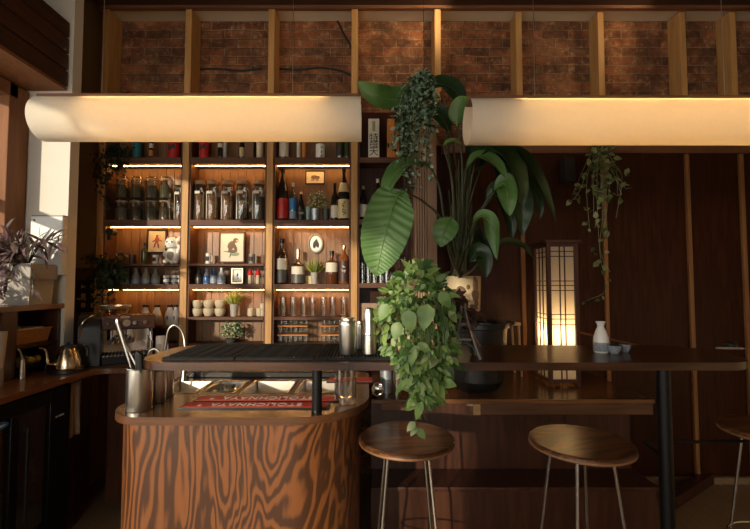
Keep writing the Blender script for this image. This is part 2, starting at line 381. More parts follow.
M['glow'] = emit('lantern_bulb', (1, .68, .34), 95)
M['shade'] = paper('lamp_shade_paper', (.80, .74, .62), .34)
M['washi'] = paper('washi_paper', (.80, .70, .54), .6)
M['lf_big'] = leafm('broad_leaf', (.07, .16, .035), (.14, .27, .08), .42, .22, 5)
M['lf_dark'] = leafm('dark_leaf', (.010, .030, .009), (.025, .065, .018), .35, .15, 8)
M['lf_pothos'] = leafm('pothos_leaf', (.10, .21, .045), (.30, .43, .12), .42, .25, 12)
M['lf_mid'] = leafm('mid_leaf', (.035, .09, .02), (.09, .18, .045), .42, .2, 14)
M['lf_pale'] = leafm('pale_leaf', (.25, .36, .12), (.46, .52, .26), .45, .3, 12)
M['lf_hoya'] = leafm('grey_green_leaf', (.11, .21, .12), (.34, .45, .33), .42, .15, 40)
M['lf_ivy'] = leafm('variegated_leaf', (.04, .08, .016), (.19, .24, .08), .4, .25, 25)
M['lf_purple'] = leafm('purple_leaf', (.06, .025, .04), (.15, .11, .07), .4, .25, 25)
M['lf_pink'] = leafm('pink_leaf', (.30, .16, .20), (.42, .30, .30), .4, .35, 25)
M['lf_fern'] = leafm('dark_fern', (.008, .018, .008), (.02, .04, .015), .5, .2, 25)  # very dark green leaf colour
M['lf_grass'] = leafm('yellow_grass', (.10, .16, .02), (.42, .38, .04), .5, .3, 30)
M['lf_white'] = leafm('white_flower_leaf', (.10, .19, .07), (.32, .42, .20), .5, .2, 40)
M['petal'] = plain('white_petal', (.66, .66, .50), .6)
M['dryleaf'] = leafm('dried_leaf', (.05, .025, .02), (.10, .05, .03), .6, .2, 30)
M['stem'] = plain('plant_stem', (.06, .12, .03), .5)
M['stemd'] = plain('dark_stem', (.04, .05, .02), .5)
M['iron'] = plain('cast_iron', (.13, .115, .10), .45, .5, var=.3)
M['towel'] = plain('linen_towel', (.45, .38, .28), .9)

# ------------------------------------------------------------------ the setting
def struct(name, mb, mat, bevel=0, label=None):
    return mb.build(name, mat, kind='structure', bevel=bevel, label=label)
YB = 3.17                       # brick face
XL = -2.13                      # window wall face
struct('floor', MB().span(-2.6, 3.3, -5.1, 3.4, -.1, 0), M['floor'])
struct('ceiling', MB().span(-2.6, 3.3, -5.1, 3.4, 3.62, 3.72), M['darkceil'])
zpan = P(400, 113, 3.16).z      # top of shelving back / foot of the bricks
wb = struct('wall_back', MB().span(-1.99, 3.3, YB, 3.3, 0, 3.62), M['brick'])
crk = MB()
for pts in ([(333,13),(338,22),(343,33),(349,43),(352,50)], [(190,70),(215,69),(240,71),(262,69)], [(279,69),(300,70),(320,68),(340,71),(352,76)]):
    crk.tube(curve([P(x, y, YB) for x, y in pts], 14), .009, 6)
crk.build('crack', M['matte'], wb, label='dark crack in the brickwork')
struct('wall_left_rear', MB().span(-2.6, -1.99, 3.1, 3.3, 0, 3.62), M['tan'])
struct('wall_right', MB().span(3.2, 3.3, -5.1, 3.3, 0, 3.62), M['tan'])
# left wall with the long window
wl = MB()
wl.span(XL-.2, XL, 1.3, 2.62, 0, 1.0); wl.span(XL-.2, XL, -5.1, 1.3, 0, .4); wl.span(XL-.2, XL, -5.1, 2.62, 2.56, 3.62); wl.span(XL-.2, XL, 2.46, 2.62, 1.0, 2.56)
wl.span(XL-.2, XL, -5.1, -3.0, 1.0, 2.56); wl.span(-2.6, -2.33, 2.4, 3.1, 0, 3.62)
struct('wall_left', wl, M['tan'])
struct('wall_pier', MB().span(XL, P(68.5, 200, 2.55).x, 2.55, 2.63, 0, 3.62), M['plaster'])
wf = MB(); wf.span(-2.6, -.75, -5.2, -5.1, 0, 3.62); wf.span(.95, 3.3, -5.2, -5.1, 0, 3.62); wf.span(-.75, .95, -5.2, -5.1, 0, .5); wf.span(-.75, .95, -5.2, -5.1, 2.9, 3.62)
struct('wall_front', wf, M['tan'])
win = MB()
y0, y1 = -3.0, 2.46
win.span(XL-.16, XL+.03, 2.40, 2.54, .96, 2.58); win.span(XL-.16, XL+.03, y0-.05, y0+.05, .96, 2.58)
win.span(XL-.16, XL+.03, 1.3, y1, .95, 1.03); win.span(XL-.16, XL+.03, y0, 1.3, .36, .43); win.span(XL-.16, XL+.03, 1.28, 1.33, .43, .95); win.span(XL-.16, XL+.03, y0, y1, 2.5, 2.58)
zt = P(5, 202, 2.42).z
win.span(XL-.10, XL-.03, y0, y1, zt-.025, zt+.025)
for yy in (.12, -2.35): win.span(XL-.09, XL-.05, yy-.018, yy+.018, .4 if yy < 1 else 1.0, 2.52)
wo = struct('window_1', win, M['frame'], .004)
MB().span(XL-.075, XL-.069, y0+.05, 2.4, .4, 2.51).build('pane', M['pane'], wo)
wf2 = MB()
for x in (-.72, .1, .92): wf2.span(x-.03, x+.03, -5.18, -5.10, .5, 2.9)
for z in (.53, 2.87): wf2.span(-.75, .95, -5.18, -5.10, z-.03, z+.03)
wo2 = struct('window_2', wf2, M['frame'])
MB().span(-.75, .95, -5.15, -5.145, .5, 2.9).build('pane', M['pane'], wo2)
# studs, beam, soffit, right-hand panelling
zb = P(400, 8, 3.0).z
struct('ceiling_beam', MB().span(-1.99, 3.2, 2.55, 3.0, zb+.012, 3.62), M['beam'], .004)
struct('trim_1', MB().span(-1.99, 3.2, 2.985, 3.02, zb-.01, zb+.03), M['redwood'])
struct('ceiling_soffit', MB().span(-1.99, 3.2, 3.02, YB, zb+.01, zb+.05), M['soffit'])
STX = [-1.943+.61*k for k in range(8)]+[2.70]
for k, x in enumerate(STX):
    if k in (4,): continue
    z0 = 0 if k < 4 else P(400, 150, 3.0).z
    mb = MB().span(x-.023, x+.023, 3.0 if k < 4 else 3.04, YB-.001, z0, zb)
    struct('trim_%d' % (k+2), mb, M['stud'], .003)
struct('trim_20', MB().span(STX[4]-.023, STX[4]+.023, 3.0, YB-.001, zpan, zb), M['stud'], .003)
zr0, zr1 = P(600, 153, 3.0).z, P(600, 145, 3.0).z
struct('wall_back_panelling', MB().span(.30, 3.2, 3.03, 3.10, 0, zr1), M['panel'])
struct('trim_21', MB().span(.52, 3.2, 3.0, 3.03, zr0, zr1), M['redwood'], .003)
for k, px in enumerate((524, 607, 692, 747)):
    x = P(px, 260, 3.0).x; struct('trim_%d' % (22+k), MB().span(x-.014, x+.014, 3.008, 3.03, .05, zr0), M['batten'], .002)
struct('baseboard_back', MB().span(1.55, 3.2, 3.005, 3.03, 0, .045), M['floor'])
# fluted post beside the shelving
xp0, xp1 = P(415, 220, 2.86).x, P(437, 220, 2.86).x
po = MB().span(xp0, xp1, 2.88, 3.0, 0, zpan)
for k in range(5): po.lathe([(.0085, 0), (.0085, zpan)], (xp0+.010+.0175*k, 2.88, 0), 10)
po.span(xp0+.088, xp1, 2.865, 2.88, 0, zpan)
struct('trim_26', po, wood('fluted_post_wood', (.22, .12, .065), (.36, .21, .12), 'Z', 1, .45))

# louvred box above the window
t = thing('louvre_box', 'dark wooden louvred box above the window beside the pale pier', 'box', (-2.0, 1.5, P(52, 92, 2.6).z))
zl0, zl1 = P(74, 92, 2.6).z, P(74, 28, 2.6).z
xf = P(75, 60, 2.6).x
MB().span(XL, xf-.012, .3, 2.54, zl0, zl1).build('casing', M['beam'], t)
dz = (zl1-zl0)/4
for k in range(4):
    MB().span(xf-.012, xf+.004, .3, 2.54, zl0+dz*k+.006, zl0+dz*(k+1)-.006).build('slat', wood('slat%d' % k, (.035, .013, .007), (.07, .026, .012), 'Y', 1, .5), t, .003)
MB().span(XL, xf, .3, 2.54, zl0-.02, zl0).build('underside', M['frame'], t)

# ------------------------------------------------------------------ shelving bays
zS = {k: P(230, y, 3.0).z for k, y in dict(top=157, mid=219.5, low=284, thin=263.5, b1=326, b2=317).items()}
def bay(name, label, x0, x1, shelves, led, ztop, back):
    t = thing(name, label, 'shelving', ((x0+x1)/2, 3.08, 0), 'open shelving bays on the back wall')
    mb = MB().span(x0, x1, 3.155, 3.168, .9, ztop)
    n = 9
    for k in range(n): mb.span(x0+(x1-x0)*k/n+.003, x0+(x1-x0)*(k+1)/n-.003, 3.150, 3.156, .9, ztop)
    mb.build('back_panel', back, t)
    for s in (x0, x1-.012): MB().span(s, s+.012, 3.012, 3.155, .88, ztop).build('side_panel', M['shelf'], t)
    for z, th, f in shelves:
        MB().span(x0+.012, x1-.012, 3.004, 3.149, z-th, z-.0006).build('shelf', M['shelf'], t, .002)
    for z in led:
        MB().span(x0+.02, x1-.02, 3.062, 3.070, z-.004, z).build('led_strip', M['led'], t, label='added unseen strip that brightens the bricks above')
    return t
BX = [(STX[k]+.024, STX[k+1]-.024) for k in range(3)]
bxn = ['leftmost', 'second', 'third']
for k, (x0, x1) in enumerate(BX):
    sh = [(zS['top'], .045, 0), (zS['mid'], .045, 0), (zS['low'], .04, 0), (zS['b1' if k == 0 else 'b2'], .022, 0)]
    sh.append((P(300, 343.5, 3.0).z-.0005, .025, 0))
    if k < 2: sh.append((zS['thin'], .018, 0))
    bay('shelving_bay', ['lit shelving bay with clip jars and a white lucky cat', 'lit shelving bay with tall spice jars and a monkey print', 'lit shelving bay with liquor bottles, oval picture and tumblers'][k],
        x0, x1, sh, [zS['top']-.045, zS['mid']-.045, zS['low']-.04], zpan, M['back'])
x40, x41 = STX[3]+.024, xp0-.001
bay('shelving_bay', 'unlit shelving bay with white box and upturned wine glasses', x40, x41, [(P(390,157,3.0).z, .04, 0), (P(390,219,3.0).z, .04, 0), (P(390,283,3.0).z, .035, 0), (P(390,326,3.0).z, .03, 0)], [], zpan, M['panel'])
Z4 = [P(390, y, 3.0).z for y in (157, 219, 283)]

# ------------------------------------------------------------------ generic shelf goods
def place(px0, px1, ytop, Y, zb_):
    a, b = P(px0, (ytop+240)/2, Y), P(px1, (ytop+240)/2, Y)
    x, r = (a.x+b.x)/2, (b.x-a.x)/2
    if Y > 3.01:
        for u0, u1 in BX+[(x40, x41)]:
            if u0 < x < u1: x = min(max(x, u0+.0135+r), u1-.0135-r)
    return x, r, P((px0+px1)/2, ytop, Y).z-zb_
def clampv(mb, f):
    for v in mb.v: f(v)
    return mb
def ycap(y): 
    def f(v): v.y = min(v.y, y)
    return f
STYLES = {
 'sake':   [(0,0),(.92,0),(1,.015),(1,.52),(.93,.60),(.62,.72),(.36,.82),(.29,.88),(.29,.955),(0,.955)],
 'beer':   [(0,0),(.92,0),(1,.02),(1,.55),(.85,.66),(.45,.76),(.36,.84),(.36,.95),(0,.95)],
 'square': [(0,0),(.95,0),(1,.015),(1,.62),(.90,.68),(.35,.73),(.30,.77),(.30,.90),(0,.90)],
 'squat':  [(0,0),(.95,0),(1,.02),(1,.52),(.85,.58),(.36,.64),(.26,.70),(.26,.80),(0,.80)],
 'tall':   [(0,0),(.92,0),(1,.015),(1,.60),(.88,.66),(.42,.76),(.34,.80),(.34,.93),(0,.93)],
 'whisky': [(0,0),(.9,0),(.94,.015),(.96,.62),(.72,.72),(.36,.80),(.30,.84),(.30,.94),(0,.94)],
}
def bottle(label, px0, px1, ytop, zs, Y, style, gm, cap, bands=(), name='bottle', group=None):
    x, r, h = place(px0, px1, ytop, Y, zs)
    t = thing(name, label, 'bottle', (x, Y, zs), group)
    pr = [(a*r, b*h) for a, b in STYLES[style]]
    MB().lathe(pr, (x, Y, zs), 20).build('body', gm, t)
    nz = pr[-1][1]; nr = pr[-2][0]
    MB().cyl((x, Y, zs+nz-.028*h), nr*1.25, h-nz+.028*h, 14).build('cap', cap, t)
    for z0, z1, m in bands:
        q = []
        for i in range(5):
            zz = (z0+(z1-z0)*i/4)
            for (ra, za), (rb, zb2) in zip(STYLES[style], STYLES[style][1:]):
                if za <= zz <= zb2 and zb2 > za: rr = ra+(rb-ra)*(zz-za)/(zb2-za); break
            q.append((rr*r+.0012, zz*h))
        MB().lathe(q, (x, Y, zs), 18, 0, -PI*.98, -PI*.02).build('label', m, t)
    return t
def lathe_thing(name, label, cat, px0, px1, ytop, zs, Y, prof, mats, group=None, parts=None, n=20):
    x, r, h = place(px0, px1, ytop, Y, zs)
    if not parts:
        mb = MB(); mb.lathe([(a*r, b*h) for a, b in prof], (x, Y, zs), n)
        return mb.build(name, mats, org=(x, Y, zs), label=label, cat=cat, group=group)
    t = thing(name, label, cat, (x, Y, zs), group)
    for pn, pf, m in parts: MB().lathe([(a*r, b*h) for a, b in pf], (x, Y, zs), n).build(pn, m, t)
    return t
YS = 3.075
# top shelf goods, cut by the long lamp
zt_ = zS['top']
def tin(label, px0, px1, ytop, m, m2):
    x, r, h = place(px0, px1, ytop, YS, zt_)
    t = thing('tin', label, 'tin', (x, YS, zt_), 'tins on the top shelf')
    MB().cyl((x, YS, zt_), r, h, 20).build('body', m, t)
    MB().lathe([(r*1.02, h*.94), (r*1.03, h), (0, h+.004)], (x, YS, zt_), 20).build('lid', M['black'], t)
    if m2:
        mb = MB()
        for a in (-.42, 0, .42):
            w_ = .26 if a == 0 else .14
            aa = -PI/2+a
            cxx, cyy = x+math.cos(aa)*(r+.001), YS+math.sin(aa)*(r+.001)
            mb.box((cxx, cyy, zt_+h*.55), (r*.8*w_*2.4, .002, h*.36*(1 if a == 0 else .55)), rot=Matrix.Rotation(a, 3, 'Z') @ Matrix.Rotation(PI/4 if a == 0 else 0, 3, 'Y'))
        mb.build('badge', m2, t)
tin('red tin with black diamond badge, right end of leftmost top shelf', 167.5, 179, 139, M['red'], M['labelk'])
tin('red tin with black diamond badge, left end of second top shelf', 198.5, 208.5, 139, M['red'], M['labelk'])
tin('teal tin beside the dark fern on the top shelf', 132, 140.5, 139, M['teal'], None)
bottle('slim bottle with orange label between teal tin and red tin', 148.5, 152.5, 128, zt_, YS, 'beer', M['dkglass'], M['black'], [(.1,.3,M['orange']), (.36,.5,M['labelw'])])
bottle('black bottle with white shoulder beside the red tin on the top shelf', 217.5, 222, 130, zt_, YS, 'beer', M['dkglass'], M['black'], [(.40,.54,M['labelw'])])
lathe_thing('paper_tube', 'pale grey tube next to the black bottle on the top shelf', 'tube', 223, 226.5, 132, zt_, YS, [(0,0),(1,0),(1,.94),(1.03,.94),(1.03,1),(0,1)], plain('grey_tube', (.4,.4,.38), .5))
bottle('small dark sauce bottle with gold label on the second top shelf', 239, 244, 134, zt_, YS, 'beer', M['dkglass'], M['black'], [(.12,.46,M['labely'])])
def carton(name, label, cat, px0, px1, ytop, zs, Y, d, m, extra=None, group=None, tex=None):
    x, r, h = place(px0, px1, ytop, Y, zs)
    if extra is None:
        return MB().span(x-r, x+r, Y-d/2, Y+d/2, zs, zs+h).build(name, m, bevel=.0015, org=(x, Y, zs), label=label, cat=cat, group=group)
    t = thing(name, label, cat, (x, Y, zs), group)
    MB().span(x-r, x+r, Y-d/2, Y+d/2, zs, zs+h).build('box', m, t, .0015)
    extra(t, x, r, h, Y-d/2)
    return t
carton('carton', 'brown patterned carton beside the cream tube on the top shelf', 'carton', 246, 254, 132, zt_, YS, .06, M['brown'])
lathe_thing('paper_tube', 'cream paper tube at the right end of the second top shelf', 'tube', 256, 263, 130, zt_, YS, [(0,0),(1,0),(1,.94),(1.03,.94),(1.03,1),(0,1)], M['cream'])
bottle('squat bottle with grey label, left end of third top shelf', 279, 288.5, 112, zt_, YS, 'square', M['grglass'], M['black'], [(.05,.5,M['labelw'])])
lathe_thing('paper_tube', 'orange brown tube beside the pale bottle on the top shelf', 'tube', 302, 306, 128, zt_, YS, [(0,0),(1,0),(1,.94),(1.03,.94),(1.03,1),(0,1)], M['orange'])
bottle('pale slim bottle beside the orange brown tube on the top shelf', 296.5, 300.5, 124, zt_, YS, 'tall', M['labelw'], M['red'], [])
def glyphs(t, x, z, y, w_, h_, rows, m, name='lettering', seed=1):
    r_ = random.Random(seed); mb = MB()
    for k in range(rows):
        zc = z-h_*(k+.5)/rows; hh = h_/rows
        for q in range(5):
            a = r_.choice((0, 0, PI/2, .6, -.6)); ln = w_*(.35+.5*r_.random())
            mb.box((x+(r_.random()-.5)*w_*.5, y-.0008, zc+(r_.random()-.5)*hh*.6), (ln if abs(a) < 1 else min(ln, hh*.8), .001, hh*.09), rot=Matrix.Rotation(a, 3, 'Y'))
    return mb.build(name, m, t)
t = lathe_thing('sake_cup', 'white cup with black characters on the third top shelf', 'cup', 315.5, 325, 145, zt_, YS, None, None, parts=[('body', [(0,0),(.9,0),(1,.05),(1,1),(.9,1),(.88,.1),(0,.1)], M['white'])])
x, r, h = place(315.5, 325, 145, YS, zt_); glyphs(t, x+r*.35, zt_+h*.85, YS-r*.95, r*.6, h*.75, 3, M['ink'], seed=4)
bottle('green bottle with dark label, right end of third top shelf', 336, 344, 118, zt_, YS, 'beer', M['grglass'], M['black'], [(.08,.3,M['labelk'])])
bottle('olive green bottle at the far right of the third top shelf', 346, 352, 120, zt_, YS, 'beer', M['grglass'], M['black'], [])

# clip jars, two high
def clip_jar(label, x, r, h, zs, Y, fill, group, name='clip_jar'):
    t = thing(name, label, 'jar', (x, Y, zs), group)
    MB().lathe([(0,0),(r*.9,0),(r,.03*h),(r,.70*h),(r*.84,.78*h),(r*.84,.86*h)], (x, Y, zs), 18).build('body', M['jarglass'], t)
    MB().lathe([(0,.02*h),(r*.88,.02*h),(r*.93,.06*h),(r*.93,.58*h),(0,.62*h)], (x, Y, zs), 14).build('contents', fill, t)
    MB().lathe([(r*.88,.87*h),(r*.9,.89*h),(r*.8,.98*h),(0,h)], (x, Y, zs), 18).build('lid', M['jarglass'], t)
    MB().lathe([(r*.86,.84*h),(r*.95,.84*h),(r*.95,.885*h),(r*.86,.885*h)], (x, Y, zs), 18).build('seal', M['cork'], t)
    MB().tube([(x-r*.12, Y-r*.9, zs+.9*h), (x-r*.12, Y-r*1.06, zs+.80*h), (x-r*.1, Y-r*1.05, zs+.62*h), (x+r*.1, Y-r*1.05, zs+.62*h), (x+r*.12, Y-r*1.06, zs+.8*h), (x+r*.12, Y-r*.9, zs+.9*h)], .0018, 6).build('clasp', M['steel'], t)
    return t
zm = zS['mid']
_, jr, jh = place(116.2, 129, 199, YS, zm)
fills = [M['spice4'], M['spice3'], M['spice2'], M['spice3'], M['spice3'], M['spice4'], M['spice2'], M['spice3']]
for k, pc in enumerate((122.3, 137.0, 151.5, 166.0)):
    x = P(pc, 200, YS).x
    for q in range(2):
        clip_jar('%s clip jar, %s column from the left, leftmost bay' % (('lower', 'upper')[q], ORD[k]), x, jr*.98, jh, zm+q*jh, YS, fills[k*2+q], 'clip jars stacked two high')
def tall_jar(label, px0, px1, ytop, fill, frac, group='tall spice jars'):
    x, r, h = place(px0, px1, ytop, YS, zm)
    t = thing('tall_jar', label, 'jar', (x, YS, zm), group)
    MB().lathe([(0,0),(r*.92,0),(r,.02*h),(r,.80*h),(r*.86,.85*h),(r*.86,.90*h)], (x, YS, zm), 20).build('body', M['jarglass'], t)
    MB().lathe([(0,.012*h),(r*.92,.012*h),(r*.95,.03*h),(r*.95,frac*h),(0,frac*h+.01)], (x, YS, zm), 16).build('contents', fill, t)
    MB().lathe([(0,.90*h),(r*.95,.90*h),(r*1.0,.93*h),(r*.95,.99*h),(0,h)], (x, YS, zm), 20).build('lid', M['cork'], t)
    MB().tube([(x-r*.5, YS-r*.9, zm+.93*h), (x-r*.45, YS-r*.96, zm+.86*h), (x-r*.3, YS-r*1.0, zm+.72*h), (x+r*.1, YS-r*1.03, zm+.72*h)], .002, 6).build('clasp', M['steel'], t)
    mb = MB().lathe([(r*1.012, .66*h), (r*1.012, .73*h)], (x, YS, zm), 8, 0, -PI*.9, -PI*.40)
    mb.lathe([(r*1.012, .04*h), (r*1.012, .68*h)], (x, YS, zm), 3, 0, -PI*.86, -PI*.74)
    mb.build('label', M['labelw'], t)
    return t
tall_jar('tall white-labelled jar at the end of the clip jars', 174.5, 184, 182, M['spice1'], .2)
for k, (a, b, f, fr) in enumerate(((192.5,203.5,'spice1',.64),(206.5,218,'spice1',.6),(221.5,233,'spice1',.62),(236.5,248.5,'spice2',.3),(252.5,264.5,'spice4',.6))):
    tall_jar('%s of five tall spice jars from the left, second bay' % ORD[k], a, b, 181, M[f], fr)

# bottles, third bay, middle shelf
bottle('tall dark sake bottle with plain red label', 275.8, 287, 169.5, zm, YS, 'sake', M['dkglass'], M['black'], [(.04,.42,M['red'])])
bottle('clear bottle with bright blue label next to red-labelled sake', 289.5, 296.5, 183, zm, YS, 'tall', M['clglass'], M['labelw'], [(.28,.58,M['labelb']), (.05,.26,plain('label_bluegrey', (.2,.28,.34), .5))])
bottle('small dark bottle beside the blue-labelled bottle', 298, 304, 192, zm, YS, 'beer', M['dkglass'], M['labelw'], [(.06,.4,M['labelk']), (.22,.3,M['labelw'])])
bottle('brown bottle with cream label between flowers and big sake', 331, 338.5, 183.5, zm, YS, 'beer', M['dkglass'], M['black'], [(.08,.4,M['labelw'])])
t = bottle('big sake bottle with cream label and straw neck wrap', 341.5, 353, 169, zm, YS, 'sake', M['dkglass'], M['black'], [(.04,.40,M['labely']), (.54,.72,M['labely'])])
x, r, h = place(341.5, 353, 169, YS, zm); glyphs(t, x, zm+h*.38, YS-r-.002, r*.8, h*.3, 2, M['ink'], seed=9)
x, r, h = place(331, 338.5, 183.5, YS, zm); 
def tuft(mb, c, n, rad, L, W, m_choices, up=.6, droop=.3, seed=1, flat=1.0):
    r_ = random.Random(seed); c = Vector(c)
    for k in range(n):
        d = Vector((r_.gauss(0, 1), r_.gauss(0, 1)*flat, abs(r_.gauss(0, 1))*.8+up-.4)).normalized()
        p = c+Vector((d.x, d.y, d.z))*rad*(.35+.65*r_.random()**.5)
        dd = (d+Vector((r_.gauss(0,.4), r_.gauss(0,.4), r_.gauss(0,.4)))).normalized()
        l = L*(.6+.7*r_.random()); mb.leaf(p, dd, Vector((r_.gauss(0,.4), -.5, .8)), l, W*(.7+.5*r_.random()), droop, 3, r_.choice(m_choices))
def flower_pot(label, px0, px1, ytop, ysoil, px_pot, zs, Y, potm, leaf_m, seed, name='potted_flower', flowers=26, dens=120, L=.022, W=.014):
    xp = (P(px_pot[0], ysoil, Y).x+P(px_pot[1], ysoil, Y).x)/2; rp = (P(px_pot[1], ysoil, Y).x-P(px_pot[0], ysoil, Y).x)/2
    hp = P(px_pot[0], ysoil, Y).z-zs
    t = thing(name, label, 'plant', (xp, Y, zs))
    MB().lathe([(0,0),(rp*.8,0),(rp,hp),(rp*.9,hp),(rp*.85,hp*.85),(0,hp*.85)], (xp, Y, zs), 18).build('pot', potm, t)
    a, b = P(px0, ytop, Y), P(px1, ysoil, Y); cx = (a.x+b.x)/2; rx = (b.x-a.x)/2; hh = a.z-(zs+hp)
    mb = MB(); r_ = random.Random(seed)
    for k in range(12):
        an = r_.random()*2*PI
        mb.tube([(xp, Y, zs+hp*.85), (xp+math.cos(an)*rx*.4, Y+math.sin(an)*rx*.25, zs+hp+hh*.45), (cx+math.cos(an)*rx*.75, Y+math.sin(an)*.03, zs+hp+hh*(.45+.3*r_.random()))], .0014, 4, 2)
    for k in range(dens):
        an = r_.random()*2*PI; el = r_.random()**.7; ph = r_.random()
        p = Vector((cx+math.cos(an)*rx*.85*math.sqrt(1-(el*.95)**2)*(.4+.6*ph), Y-.005+math.sin(an)*min(rx*.7, .055)*(.4+.6*ph), zs+hp+hh*.02+el*hh*.9*(.55+.45*ph)))
        mb.leaf(p, (math.cos(an)+r_.gauss(0,.4), math.sin(an)-.4, r_.gauss(.3,.6)), (r_.gauss(0,.3), -.6, .7), L*(.7+.6*r_.random()), W, .3, 3, 0)
        if k < flowers:
            mb.ell(p+Vector((0, -.012, .006)), (.006, .006, .005), 1, 6, 4)
    clampv(mb, ycap(3.147)); mb.build('foliage', [leaf_m, M['petal'], M['stem']], t)
    return t
flower_pot('white-flowered posy in glass pot between sake bottles', 305.5, 331, 190, 209, (311, 319.5), zm, YS-.01, M['galv'], M['lf_white'], 3, flowers=34, dens=150)
lathe_thing('small_pot', 'empty dark pot beside the posy on the bottle shelf', 'pot', 321.8, 329.6, 209, zm, YS+.035, [(0,0),(.8,0),(1,1),(.88,1),(.8,.2),(0,.2)], M['potdark'])
lathe_thing('tumbler', 'pale teal tumbler at the left of the posy pot', 'tumbler', 305.8, 310.6, 207, zm, YS-.01, [(0,0),(.9,0),(1,1),(.9,1),(.85,.1),(0,.1)], plain('teal_glass', (.2,.32,.32), .2))

# third bay, low shelf
zl = zS['low']
bottle('clear gin bottle with cream label and tall dark stopper', 276.8, 287.5, 239, zl, YS, 'tall', M['clglass'], M['black'], [(.32,.56,M['labelw']), (.03,.30,plain('label_smoke', (.08,.075,.07), .4, var=.6, scale=150))])
bottle('square squat bottle with cream label and steel pourer', 292, 304.5, 249.5, zl, YS, 'squat', M['clglass'], M['steel'], [(.28,.50,M['labelw']), (.03,.26,plain('label_smoke2', (.10,.09,.08), .4, var=.6, scale=150))])
bottle('black-capped bottle with square white label beside the whisky', 326, 338, 251, zl, YS, 'square', M['brglass'], M['black'], [(.36,.64,M['labelw'])])
t = bottle('amber whisky bottle with dark label, right end of low bottle shelf', 342, 353, 245.5, zl, YS, 'whisky', M['whisky'], M['brass'], [(.06,.60,plain('label_maroon', (.05,.018,.014), .5))])
x, r, h = place(342, 353, 245.5, YS, zl); glyphs(t, x, zl+h*.5, YS-r-.001, r*.9, h*.2, 2, M['labelw'], seed=12)
def grass_pot(label, px0, px1, ytop, ysoil, px_pot, zs, Y, potm, seed, group=None):
    x = (P(px_pot[0], ysoil, Y).x+P(px_pot[1], ysoil, Y).x)/2; rp = (P(px_pot[1], ysoil, Y).x-P(px_pot[0], ysoil, Y).x)/2
    hp = P(px_pot[0], ysoil, Y).z-zs; hh = P(px_pot[0], ytop, Y).z-zs-hp; rx = (P(px1, ytop, Y).x-P(px0, ytop, Y).x)/2
    t = thing('grass_plant', label, 'plant', (x, Y, zs), group)
    MB().lathe([(0,0),(rp*.75,0),(rp,hp),(rp*.9,hp),(rp*.85,hp*.9),(0,hp*.9)], (x, Y, zs), 18).build('pot', potm, t)
    mb = MB(); r_ = random.Random(seed)
    for k in range(70):
        an = r_.random()*2*PI; s_ = r_.random()
        mb.leaf((x+math.cos(an)*rp*.5, Y+math.sin(an)*rp*.5, zs+hp*.85), (math.cos(an)*s_*rx, math.sin(an)*s_*min(rx, .05), hh*(.95-.4*s_)), (math.cos(an), math.sin(an), .6), hh*(.8+.35*r_.random()), .008, .12*s_, 3, 0 if r_.random() < .6 else 1)
    clampv(mb, ycap(3.147)); mb.build('foliage', [M['lf_grass'], M['lf_pale']], t)
grass_pot('grassy plant in grey green pot between the low-shelf bottles', 304, 327, 258, 272.5, (310.5, 318.5), zl, YS-.01, M['potgrey'], 5)
carton('carton', 'tiny tan box behind the grassy plant on the low bottle shelf', 'carton', 306, 312, 276, zl, YS+.05, .03, M['labely'])

# highball glasses
zg = zS['b2']
GX = (283.3, 293.2, 303.5, 312.6, 323.5, 332.6, 343.8)
proto = None
_, gr, gh = place(279.9, 286.7, 297, YS, zg)
for k, px in enumerate(GX):
    x = P(px, 308, YS).x; lab = '%s highball glass from the left, third bay' % ORD[k]
    if proto is None:
        t = proto = thing('highball_glass', lab, 'glass', (x, YS, zg), 'row of highball glasses')
        MB().lathe([(0,0),(gr*.9,0),(gr,gh),(gr*.93,gh),(gr*.84,.012),(0,.012)], (x, YS, zg), 20).build('glass', thin_glass('pinkish_glass', (.92, .86, .80), .16), t)  # faint pinkish tint in the glass colour
    else: dup(proto, (x, YS, zg), lab)
# racks of small glasses standing on the back counter
zr = .902
def shot_rack(label, px0, px1, y_tray, nx, layers, wh):
    xa, xb = P(px0, 335, 3.06).x, P(px1, 335, 3.06).x
    zz = P(300, 343.5, 3.0).z
    t0 = None
    for L_ in range(layers):
        zz_ = zz+L_*.064
        if L_ > 0:
            MB().span(xa, xb, 3.015, 3.145, zz_-.012, zz_-.003).build('glass_tray', M['orange'], bevel=.002, label='orange brown tray, %s up, in the %s small-glass stack' % (ORD[L_-1], wh), cat='tray', group='trays between small glasses')
        for k in range(nx):
            x = xa+(xb-xa)*(k+.5)/nx; lab = '%s shot glass from left, %s layer of %s stack' % (ORD[k], ('bottom', 'middle', 'top')[L_], wh)
            if wh == 'left-hand' and L_ == 0 and k == 0:
                global SHOT
                SHOT = thing('shot_glass', lab, 'glass', (x, 3.05, zz_), 'small glasses stacked on trays')
                MB().lathe([(0,0),(.017,0),(.021,.05),(.0195,.05),(.015,.01),(0,.01)], (x, 3.05, zz_), 12).build('glass', M['glass'], SHOT)
            else: dup(SHOT, (x, 3.05, zz_), lab)
zshelf = P(300, 343.5, 3.0).z
shot_rack('', 278.5, 308.5, 0, 6, 3, 'left-hand')
shot_rack('', 321.5, 347, 0, 5, 3, 'right-hand')
